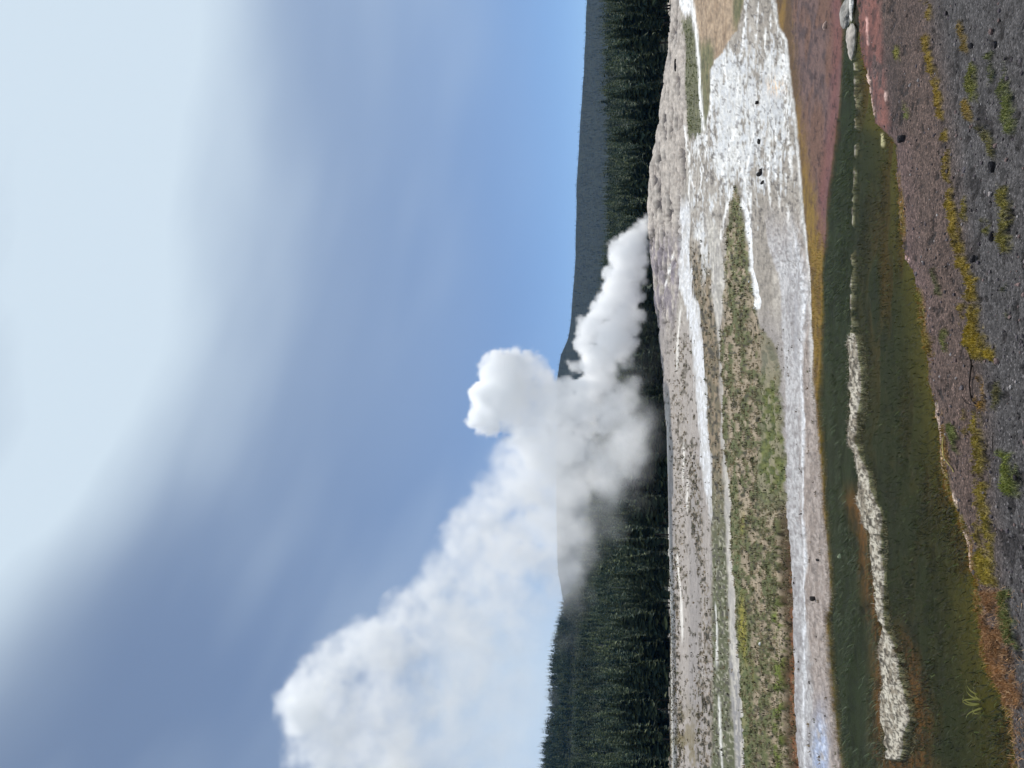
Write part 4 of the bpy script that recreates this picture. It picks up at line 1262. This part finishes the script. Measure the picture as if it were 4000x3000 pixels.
def noise3(scale, seed):
    """smooth lattice noise over the steam's grid, cells of the given size in metres"""
    r = np.random.default_rng(seed)
    m = [int(math.ceil((hi[k] - lo[k]) / scale)) + 3 for k in range(3)]
    L = r.random(m).astype(np.float32)
    for k in range(3):
        t = np.arange((nx, ny, nz)[k]) * VX / scale
        i = t.astype(int)
        f = (t - i).astype(np.float32)
        f = f * f * (3 - 2 * f)
        sh = [1, 1, 1]
        sh[k] = -1
        L = np.take(L, i, k) * (1 - f.reshape(sh)) + np.take(L, i + 1, k) * f.reshape(sh)
    return L - 0.5


nz1 = noise3(6.5, 1) * 1.0 + noise3(3.1, 2) * 0.7 + noise3(1.5, 3) * 0.5
nz3 = noise3(1.9, 8) * 0.8 + noise3(1.0, 9) * 0.6 + noise3(0.6, 10) * 0.4
nz2 = np.abs(noise3(2.6, 4)) * 0.9 + np.abs(noise3(1.25, 5)) * 0.6 + np.abs(noise3(0.72, 6)) * 0.35
thin = 1 - np.clip(DN / 0.7, 0, 1)
field = F1 + 0.08 + 0.2 * thin + (nz1 * (0.5 + 2.6 * thin) + nz3 * 2.0 * thin - nz2 * (1.1 - 0.7 * thin)) * np.clip((ax[2][None, None, :] - lo[2]) / 10, 0.25, 1)
soft = 0.26 + 4.2 * thin ** 1.5
dens = np.clip((field + 0.25 * soft) / soft, 0, 1)
dens = dens * dens * (3 - 2 * dens) * DN ** 1.25 * np.clip(1 + thin * (1.6 * nz1 + 1.4 * nz3), 0.12, 2.2)
dens = np.clip(dens, 0, 1.4).astype(np.float32)
# no steam below the ground
print('steam grid', nx, ny, nz, nx * ny * nz, float((dens > 0.002).mean()))

sm = bpy.data.meshes.new('steam_plume')
NV = nx * ny * nz
sm.vertices.add(NV)
at_ = sm.attributes.new('amount', 'FLOAT', 'POINT')
at_.data.foreach_set('value', dens.ravel())
steam = bpy.data.objects.new('steam_plume', sm)
COL.objects.link(steam)
tag(steam, 'white billowing steam plume drifting left from the geyser mound', 'steam', kind='stuff')
ng = bpy.data.node_groups.new('steam_nodes', 'GeometryNodeTree')
ng.interface.new_socket('Geometry', in_out='INPUT', socket_type='NodeSocketGeometry')
ng.interface.new_socket('Geometry', in_out='OUTPUT', socket_type='NodeSocketGeometry')
q = NT(ng)
gi, go = q.n('NodeGroupInput'), q.n('NodeGroupOutput')
ps = q.n('GeometryNodeInputPosition')
sp_ = q.n('ShaderNodeSeparateXYZ', {0: ps.outputs[0]})
ii = [q.math('ROUND', q.math('MULTIPLY', q.math('SUBTRACT', sp_.outputs[k], float(lo[k])), 1 / VX)) for k in range(3)]
ind = q.math('ADD', q.math('MULTIPLY', q.math('ADD', q.math('MULTIPLY', ii[0], float(ny)), ii[1]), float(nz)), ii[2])
toi = q.n('FunctionNodeFloatToInt', {0: ind}, rounding_mode='ROUND')
na = q.n('GeometryNodeInputNamedAttribute', {'Name': 'amount'}, data_type='FLOAT')
si = q.n('GeometryNodeSampleIndex', {'Geometry': gi.outputs[0], 'Value': na.outputs[0], 'Index': toi.outputs[0]}, data_type='FLOAT', domain='POINT', clamp=True)
vc = q.n('GeometryNodeVolumeCube', {'Density': si.outputs[0], 'Background': 0.0, 'Min': tuple(map(float, lo)), 'Max': tuple(map(float, hi)),
                                    'Resolution X': int(nx), 'Resolution Y': int(ny), 'Resolution Z': int(nz)})
vm_ = bpy.data.materials.new('steam')
vm_.use_nodes = True
qq = NT(vm_.node_tree)
pv = qq.n('ShaderNodeVolumePrincipled', {'Color': (0.995, 0.997, 1.0, 1), 'Density': 1.0, 'Anisotropy': 0.42})
da = qq.n('ShaderNodeAttribute', attribute_name='density')
qq.put(pv.inputs['Density'], qq.math('MULTIPLY', da.outputs['Fac'], 0.95))
pv.inputs['Density Attribute'].default_value = ''
qq.n('ShaderNodeOutputMaterial', {'Volume': pv.outputs[0]})
ms = q.n('GeometryNodeSetMaterial', {'Geometry': vc.outputs[0]})
ms.inputs['Material'].default_value = vm_
q.put(go.inputs[0], ms.outputs[0])
sm.materials.append(vm_)
md = steam.modifiers.new('steam', 'NODES')
md.node_group = ng

# ------------------------------------------------------------------ the air between here and the ridges
HAZE = 0.000036
import bmesh
bm = bmesh.new()
bmesh.ops.create_cube(bm, size=1.0)
hz = bpy.data.meshes.new('haze')
for v in bm.verts:
    v.co = Vector((v.co.x * 5600, v.co.y * 3800 + 1500, -3 + (v.co.z + 0.5) * 480))
bm.to_mesh(hz)
bm.free()
ho = bpy.data.objects.new('haze', hz)
COL.objects.link(ho)
tag(ho, kind='stuff')
hmt = bpy.data.materials.new('air')
hmt.use_nodes = True
qq = NT(hmt.node_tree)
pv = qq.n('ShaderNodeVolumePrincipled', {'Color': (0.10, 0.42, 1.0, 1), 'Density': HAZE, 'Anisotropy': 0.0})
qq.n('ShaderNodeOutputMaterial', {'Volume': pv.outputs[0]})
hz.materials.append(hmt)
